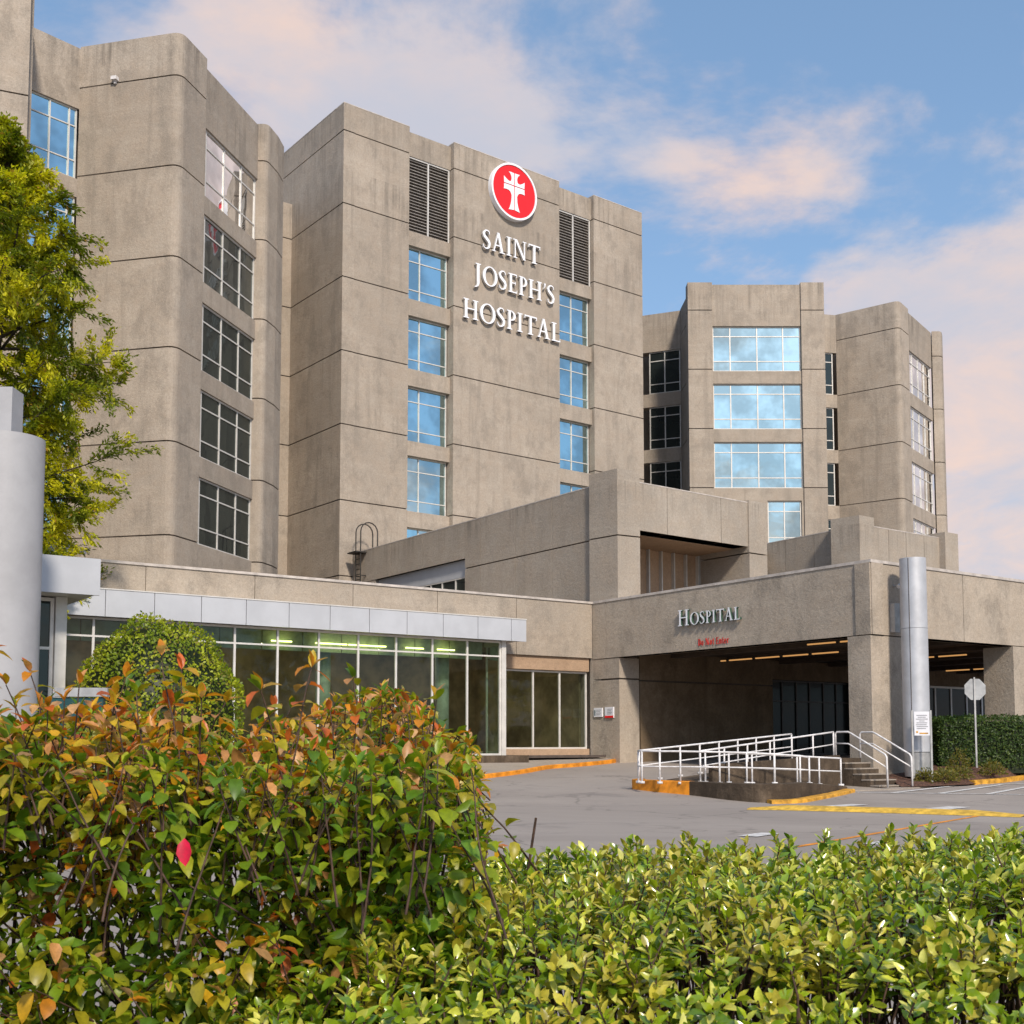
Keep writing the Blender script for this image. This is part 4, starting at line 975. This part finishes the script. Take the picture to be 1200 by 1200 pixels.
def euonymus(root, bounds, topf, nshoot, autumn, seed, lsize=0.054, fillers=5000):
    random.seed(seed)
    fol, stm = MB(), MB(); x0, x1, y0, y1 = bounds
    def shoot(p, d, L, aut, bent=0.3, big=1.0):
        """woody shoot from p along d with opposite leaf pairs"""
        pts = [p]; q = p.copy(); dd = d.copy(); n = max(4, int(L / 0.045)); side = rv()
        for i in range(n):
            dd = (dd + Vector((0, 0, -0.02)) + rv() * 0.09).normalized(); q = q + dd * (L / n); pts.append(q.copy())
            t = (i + 1) / n
            if t > 0.15 and random.random() < 0.93:
                s = dd.cross(side).normalized() if i % 2 else dd.cross(dd.cross(side)).normalized()
                for sg in (1, -1):
                    if random.random() < 0.1: continue
                    ld = (s * sg * 0.9 + dd * 0.45 + Vector((0, 0, -0.42)) + rv() * 0.33).normalized()
                    tt = aut + random.uniform(-0.16, 0.16) + 0.35 * (t - 0.5)
                    c = jit(random.choice(TURN if tt > 0.62 else GREEN)) 
                    if 0.42 < tt <= 0.62: c = jit((0.38, 0.33, 0.02))
                    leaf_quads(fol, q + ld * 0.006, ld, Vector((0, 0, 1)) + rv() * 0.35, lsize * random.uniform(0.65, 1.15) * big, lsize * 0.60 * random.uniform(0.8, 1.15) * big, c, random.uniform(0.15, 0.6), random.uniform(0.05, 0.3))
        for sg in (1, -1, 0.3):
            ld = (dd + side * 0.5 * sg + rv() * 0.2).normalized()
            c = jit(random.choice(TURN if aut + random.uniform(-0.3, 0.3) > 0.45 else GREEN))
            leaf_quads(fol, q, ld, Vector((0, 0, 1)) + rv() * 0.3, lsize * 0.9 * big, lsize * 0.4 * big, c, random.uniform(0.1, 0.5))
        stm.tube(pts, 0.0035, 5, 0.0016, caps=False)
    for k in range(nshoot):
        x = random.uniform(x0, x1); y = y0 + (y1 - y0) * random.random() ** 1.25
        tz = topf(x, y)
        if random.random() < 0.62:   # front face
            z = random.uniform(0.35, 1.0) ; y = y0 + random.uniform(-0.05, 0.35) + max(0, (z - 0.6)) * 0.35
            z = 0.30 + (tz - 0.30) * random.random() ** 0.85
            y = y0 + random.uniform(0.0, 0.30) + 0.55 * (max(0.0, (z - 0.9)) / 0.8) ** 1.5
            d = Vector((random.uniform(-0.5, 0.5), random.uniform(-0.9, -0.1), random.uniform(0.25, 1.0))).normalized()
            L = random.uniform(0.18, 0.38)
        else:
            z = tz; d = Vector((random.uniform(-0.45, 0.45), random.uniform(-0.6, 0.3), random.uniform(0.7, 1.2))).normalized(); L = random.uniform(0.2, 0.42)
        tip = Vector((x, y, z)); a = autumn(x, y, z) + random.uniform(-0.30, 0.30)
        shoot(tip - d * L, d, L, a, big=random.choice((1, 1, 1.25, 0.8, 0.65)))
    # main stems from the ground
    for k in range(int(nshoot * 0.06)):
        bx = random.uniform(x0, x1); by = random.uniform(y0 + 0.6, y1 - 0.1)
        tx = bx + random.uniform(-0.35, 0.35); ty = by + random.uniform(-0.45, 0.2); tz = topf(tx, ty) - 0.15
        pts = [Vector((bx + (tx - bx) * t + random.uniform(-.02, .02), by + (ty - by) * t + random.uniform(-.02, .02), tz * t)) for t in (0, 0.2, 0.4, 0.6, 0.8, 1)]
        stm.tube(pts, 0.011, 6, 0.004, caps=False)
    # inner leaves so the mass is dense
    for k in range(fillers):
        x = random.uniform(x0, x1); y = y0 + 0.2 + (y1 - y0 - 0.2) * random.random() ** 1.6; z = random.uniform(0.2, topf(x, y) - 0.06)
        leaf_quads(fol, Vector((x, y, z)), rv(), rv(), lsize, lsize * 0.5, jit(random.choice(GREEN)), 0.2)
    return fol, stm, shoot

b = MB(); b.prism([(-3.2, 2.1), (3.2, 2.1), (3.2, 4.7), (0.1, 4.8), (-0.1, 5.6), (-3.2, 5.6)], -0.02, 0.05); b.build('planting_bed', M['mulch'], kind='structure')
# -- big turning shrub at the left
def top1(x, y): return EYE - 0.04 + 0.12 * noise.noise(Vector((x * 2.6, y * 2.2, 1))) - 0.10 * max(0, (x + 0.55)) + 0.06 * math.exp(-((x + 1.25) / 0.35) ** 2) - 0.25 * max(0, (2.9 - y))
BU = thing('burning_bush', 'large shrub at lower left with green leaves turning orange, nearest the camera', 'shrub', (-1.2, 3.2, 0))
aut1 = lambda x, y, z: 0.05 + 0.36 * max(0, (z - 1.50) / 0.20) + 0.34 * max(0, noise.noise(Vector((x * 2.6, y * 2, z * 2.6))) + 0.12) * 2 + 0.15 * (x < -0.9)
fol, stm, shoot = euonymus(BU, (-2.3, -0.12, 2.75, 4.3), top1, 1300, aut1, 11, fillers=7500)
for (x, y, zt, a) in ((-1.42, 3.25, 1.86, 0.5), (-1.36, 3.35, 1.80, 0.6), (-0.93, 3.1, 1.84, 0.8), (-0.86, 3.2, 1.80, 0.8), (-0.62, 3.0, 1.74, 0.45), (-0.50, 3.0, 1.79, 0.6), (-0.40, 3.3, 1.78, 0.4), (-1.08, 3.4, 1.78, 0.5)):
    d = Vector((random.uniform(-0.3, 0.4), 0, 1)).normalized(); shoot(Vector((x, y, zt)) - d * 0.42, d, 0.42, a)
for k in range(110):
    x = random.uniform(-1.9, -0.2); y = random.uniform(2.9, 3.9); d = Vector((random.uniform(-0.5, 0.5), random.uniform(-0.4, 0.2), 1)).normalized()
    shoot(Vector((x, y, top1(x, y) - 0.25)), d, random.uniform(0.26, 0.40), random.uniform(0.3, 0.85), big=0.9)
pk = Vector((-0.715, 2.62, 1.392)); leaf_quads(fol, pk, Vector((0.1, -0.25, -1)), Vector((0, -1, 0.1)), 0.06, 0.034, (0.85, 0.01, 0.07), 0.1)
fol.build('foliage', M['leaf_bush'], BU, smooth=True); stm.build('stems', M['stem'], BU, smooth=True)
# -- second, more orange shrub behind at centre left
def top2(x, y): return EYE + 0.20 - 1.9 * max(0, (x + 0.45)) ** 1.3 - 0.7 * max(0, -0.58 - x) + 0.06 * noise.noise(Vector((x * 3, y * 3, 5)))
BU2 = thing('burning_bush', 'orange and yellow tinged shrub behind the first, before the lobby corner', 'shrub', (-0.5, 4.8, 0))
aut2 = lambda x, y, z: 0.50 + 0.3 * noise.noise(Vector((x * 3, y * 3, z * 3))) - 0.5 * max(0, 1.25 - z)
fol, stm, shoot = euonymus(BU2, (-0.80, -0.15, 4.4, 5.3), top2, 260, aut2, 23, 0.052, 700)
d = Vector((1, -0.1, 0.25)).normalized(); shoot(Vector((-0.42, 4.5, 1.15)), d, 0.38, 0.9)
fol.build('foliage', M['leaf_bush'], BU2, smooth=True); stm.build('stems', M['stem'], BU2, smooth=True)

# -- glossy evergreen hedge
HG = thing('hedge', 'clipped glossy yellow-green evergreen hedge across the lower right', 'hedge', (1.2, 3.3, 0))
random.seed(5)
fol, stm = MB(), MB()
def toph(x, y): return EYE - 0.40 + 0.045 * noise.noise(Vector((x * 1.8, y * 1.8, 9))) + 0.03 * (x - 0.5) - 0.24 * max(0, 0.05 - x) - 0.22 * max(0, 3.05 - y) ** 1.2
HGC = [(0.21, 0.31, 0.010), (0.32, 0.40, 0.014), (0.56, 0.58, 0.06), (0.11, 0.20, 0.010), (0.66, 0.64, 0.14), (0.24, 0.34, 0.012)]
def rosette(tip, d, n, ls, old):
    side = d.orthogonal().normalized(); bi = d.cross(side)
    for i in range(n):
        t = i / n; a = i * 2.4 + random.uniform(-0.3, 0.3)
        out = side * math.cos(a) + bi * math.sin(a)
        k = 0.35 + 1.2 * (1 - t)         # lower leaves spread more
        ld = (out * k + d * (0.9 - 0.5 * (1 - t))).normalized()
        p = tip - d * (0.10 * (1 - t))
        c = jit(random.choice(HGC), 0.25)
        if old and random.random() < 0.5: c = jit((0.46, 0.40, 0.05), 0.35)
        leaf_quads(fol, p, ld, (d - ld * 0.2) + rv() * 0.15, ls * random.uniform(0.75, 1.15) * (0.75 + 0.3 * (1 - t)), ls * 0.41 * random.uniform(0.85, 1.1), c, random.uniform(-0.05, 0.25), random.uniform(0.1, 0.35))
hn = 0
for k in range(3100):
    x = random.uniform(-0.72, 2.5); front = random.random() < 0.42
    if front:
        z = 0.40 + (toph(x, 2.75) - 0.40) * random.random() ** 0.8; y = 2.42 + random.uniform(0, 0.28) + 0.3 * (max(0, z - 0.85) / 0.35) ** 2
        d = Vector((random.uniform(-0.6, 0.6), random.uniform(-0.95, -0.2), random.uniform(0.3, 1.0))).normalized()
    else:
        y = random.uniform(2.7, 4.5); z = toph(x, y) + random.uniform(-0.07, 0.035) + (0.05 * random.random() if random.random() < 0.12 else 0)
        d = Vector((random.uniform(-0.35, 0.35), random.uniform(-0.45, 0.2), 1)).normalized()
    tip = Vector((x, y, z)); rosette(tip, d, random.randint(10, 15), 0.050, noise.noise(Vector((x * 3, y * 3, z * 3))) > 0.12)
    L = random.uniform(0.2, 0.35); mid = tip - d * L * 0.5 + rv() * 0.02
    stm.tube([tip, mid, tip - d * L + Vector((0, 0.03, -0.1))], 0.0022, 5, 0.0035, caps=False)
for k in range(260):
    bx = random.uniform(0.15, 2.5); by = random.uniform(2.7, 4.3); tx = bx + random.uniform(-0.3, 0.3); ty = by + random.uniform(-0.3, 0.2); tz = toph(tx, ty) - 0.2
    stm.tube([Vector((bx + (tx - bx) * t + random.uniform(-.03, .03), by + (ty - by) * t, tz * t)) for t in (0, 0.25, 0.5, 0.75, 1)], 0.008, 5, 0.003, caps=False)
for k in range(1500):
    x = random.uniform(-0.6, 2.5); y = random.uniform(2.75, 4.4); z = random.uniform(0.4, toph(x, y) - 0.12)
    leaf_quads(fol, Vector((x, y, z)), rv(), rv(), 0.045, 0.02, jit(random.choice(HGC)), 0.1)
fol.build('foliage', M['leaf_gloss'], HG, smooth=True); stm.build('stems', M['stem'], HG, smooth=True)

# -- clipped round shrub by the lobby
RB = thing('round_shrub', 'large clipped dome-shaped green shrub in front of the lobby glass', 'shrub', (-9.3, 31, 0))
random.seed(3); fol = MB(); cc = Vector((-9.25, 31.0, 2.2))
for k in range(15000):
    v = rv()
    if v.z < -0.75 or v.y > 0.75: continue
    rr = 1 + 0.09 * noise.noise(v * 2.2) + 0.03 * noise.noise(v * 7) - abs(random.gauss(0, 0.035)) + (0.03 if random.random() < 0.05 else 0)
    p = cc + Vector((v.x * 2.15, v.y * 2.15, v.z * 2.62)) * rr
    if p.z < 0.3: continue
    n_ = noise.noise(p * 1.6)
    c = (0.32, 0.36, 0.012) if n_ > 0.0 else (0.17, 0.23, 0.01)
    if random.random() < 0.12: c = (0.24, 0.20, 0.03)
    small_leaf(fol, p, (v * 0.5 + rv() + Vector((0, 0, .5))), v + rv() * 0.5, 0.11, 0.062, jit(c, 0.3))
fol.build('foliage', M['leaf_tree'], RB)
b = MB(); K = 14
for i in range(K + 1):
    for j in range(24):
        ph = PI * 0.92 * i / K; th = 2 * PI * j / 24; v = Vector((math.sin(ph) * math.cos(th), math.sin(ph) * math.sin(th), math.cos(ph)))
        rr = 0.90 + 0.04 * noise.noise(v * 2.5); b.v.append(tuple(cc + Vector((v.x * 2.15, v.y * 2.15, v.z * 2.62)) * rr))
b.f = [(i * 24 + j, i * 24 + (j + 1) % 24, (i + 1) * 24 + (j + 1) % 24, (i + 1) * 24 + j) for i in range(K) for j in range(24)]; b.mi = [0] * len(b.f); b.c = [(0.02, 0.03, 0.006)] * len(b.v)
b.build('dark_core', M['leaf_tree'], RB, smooth=True)  # solid dark core; the shade between the leaves is put into its colour

# -- hedge and low plants in the bed
CH = thing('hedge', 'dark clipped green hedge below the canopy at the right edge', 'hedge', (17.5, 41.7, 0.8))
fol = MB(); random.seed(8)
hx0, hx1, hy0, hy1, hz0, hz1 = 14.7, 24.0, 40.9, 42.6, 0.75, 2.46
for k in range(14000):
    f_ = random.random(); x = random.uniform(hx0, hx1)
    if f_ < 0.62: y, z, nv = hy0, random.uniform(hz0, hz1), Vector((0, -1, 0.2))
    elif f_ < 0.9: y, z, nv = random.uniform(hy0, hy1), hz1, Vector((0, 0, 1))
    else: x, y, z, nv = hx0, random.uniform(hy0, hy1), random.uniform(hz0, hz1), Vector((-1, 0, 0))
    p = Vector((x, y, z)) - nv * random.uniform(-0.03, 0.14) + nv * 0.12 * noise.noise(Vector((x * 1.4, y, z * 1.4)))
    small_leaf(fol, p, rv() + nv * 0.6, nv + rv() * 0.6, 0.11, 0.055, jit((0.045, 0.085, 0.018) if random.random() < 0.75 else (0.09, 0.13, 0.025), 0.3))
fol.build('foliage', M['leaf_tree'], CH)
b = MB(); b.box(hx0 + 0.14, hx1, hy0 + 0.14, hy1 - 0.1, hz0 - 0.2, hz1 - 0.14); b.c = [(0.015, 0.025, 0.006)] * 8; b.build('dark_core', M['leaf_tree'], CH)  # near-black box inside: the hedge's inner shade painted as colour
def lowplant(x, y, r, h, cols, lab, seed):
    random.seed(seed); t = thing('low_shrub', lab, 'shrub', (x, y, bedz(x, y)), 'low shrubs in the mulch bed'); f_ = MB(); st_ = MB()
    for k in range(520):
        v = rv(); v.z = abs(v.z); rr = random.uniform(0.55, 1.0) * (1 + 0.3 * noise.noise(v * 3 + Vector((seed, 0, 0))))
        p = Vector((x + v.x * r * rr, y + v.y * r * rr, bedz(x, y) + v.z * h * rr)); small_leaf(f_, p, v + rv() * 0.7, v + rv() * .5, 0.11, 0.04, jit(random.choice(cols), 0.3))
    for k in range(14):
        v = rv(); v.z = abs(v.z) + 0.3; st_.tube([(x, y, bedz(x, y) - 0.03), (x + v.x * r * .8, y + v.y * r * .8, bedz(x, y) + v.z * h * .7)], 0.012, 4, 0.005)
    f_.build('foliage', M['leaf_tree'], t); st_.build('stems', M['stem'], t)
YG = [(0.16, 0.15, 0.03), (0.10, 0.11, 0.02), (0.22, 0.17, 0.03)]
lowplant(13.15, 37.9, 0.38, 0.42, YG, 'small yellowish shrub at the foot of the notice posts', 31)
lowplant(13.75, 37.95, 0.45, 0.42, YG, 'spreading yellow-green shrub just right of the notice', 32)
lowplant(14.35, 38.7, 0.55, 0.40, YG, 'wide low olive shrub between notice and octagonal sign', 33)
lowplant(14.9, 39.8, 0.38, 0.75, YG, 'taller olive shrub in front of the hedge left of the octagonal sign', 34)
lowplant(15.85, 39.4, 0.45, 0.45, YG, 'low green shrub at the foot of the octagonal sign', 35)
lowplant(18.6, 42.6, 0.5, 0.6, YG, 'low olive shrub in the mulch at the right edge', 36)

# -- tree at the left
def tree(name, label, base, height, spread, n_br, z_lo, seed, leaves, cols, droop=0.25, group=None, lsz=0.17):
    random.seed(seed); t = thing(name, label, 'tree', base, group); B = Vector(base)
    tr = MB(); pts = [B + Vector((0.15 * math.sin(k), 0.1 * math.cos(k * 1.7), height * k / 9)) for k in range(10)]
    tr.tube(pts, 0.24 * height / 18 + 0.06, 12, 0.03); tr.build('trunk', M['bark'], t, smooth=True)
    br = MB(); fo = MB(); per = leaves // n_br
    for i in range(n_br):
        u = (i + random.random()) / n_br; z = z_lo + (height - z_lo) * u
        prof = spread * (0.35 + 0.65 * math.sin(PI * min(1, (1 - u) * 0.62 + 0.10))) * (1 if u < 0.8 else (1.05 - u) * 4)
        L = prof * random.uniform(0.7, 1.12); a = i * 2.399 + random.uniform(-0.4, 0.4)
        d = Vector((math.cos(a), math.sin(a), random.uniform(0.05, 0.35) + u * 0.5)).normalized()
        p = B + Vector((0, 0, z - L * 0.25)); q = [p.copy()]; dd = d.copy(); K = 8
        for k in range(K):
            dd = (dd + Vector((0, 0, -droop * 0.12 * k / K)) + rv() * 0.13).normalized(); p = p + dd * L / K; q.append(p.copy())
        br.tube(q, 0.055, 5, 0.012, caps=False)
        nt = 15
        for j in range(nt):
            s_ = 0.22 + 0.78 * (j + random.random()) / nt; idx = min(K - 1, int(s_ * K)); o_ = q[idx].lerp(q[idx + 1], s_ * K - idx)
            td = (dd * 0.5 + rv() * 0.9 + Vector((0, 0, 0.1))).normalized(); tl = L * random.uniform(0.13, 0.32) + 0.25
            e_ = o_ + td * tl + Vector((0, 0, -0.12 * tl)); br.tube([o_, e_], 0.014, 4, 0.005, caps=False)
            m_ = per // nt
            for l_ in range(m_):
                w_ = random.random() ** 0.7; c_ = o_.lerp(e_, w_) + rv() * (0.07 + 0.17 * w_) * random.random() ** 0.5
                n_ = noise.noise(c_ * 0.9); col_ = cols[0] if n_ < -0.12 else (cols[1] if n_ < 0.15 else cols[2])
                if random.random() < 0.03: col_ = (0.34, 0.20, 0.03)
                small_leaf(fo, c_, td + rv() * 0.8 + Vector((0, 0, -0.2)), Vector((0, 0, 1)) + rv() * 0.7, lsz * random.uniform(0.7, 1.2), lsz * 0.42, jit(col_, 0.3))
    cr_ = br.build('crown', M['bark'], t); fo.build('foliage', M['leaf_tree'], cr_)
    return t
TC = [(0.12, 0.15, 0.006), (0.29, 0.30, 0.008), (0.47, 0.44, 0.012)]
tree('street_tree', 'yellow-green leafy tree in front of the left wing, rising over the porch', (-16.1, 36.5, 0), 20.9, 3.7, 92, 6.0, 41, 170000, TC, 0.3, lsz=0.17)
# trees across the car park (right of and behind the viewer), mirrored in the ground-floor glass
tree('street_tree', 'broad green tree across the car park', (52, 36, 0), 13, 6.5, 30, 4, 51, 9000, TC, 0.2, lsz=0.42)
tree('street_tree', 'rounded green tree at the far side of the car park', (40, 12, 0), 11, 6.0, 30, 3, 52, 9000, TC, 0.2, lsz=0.42)
tree('street_tree', 'tall green tree behind the car park entrance', (66, 22, 0), 15, 7.5, 30, 4, 53, 9000, TC, 0.2, lsz=0.45)

sc.cycles.max_bounces = 8
sc.cycles.transparent_max_bounces = 12
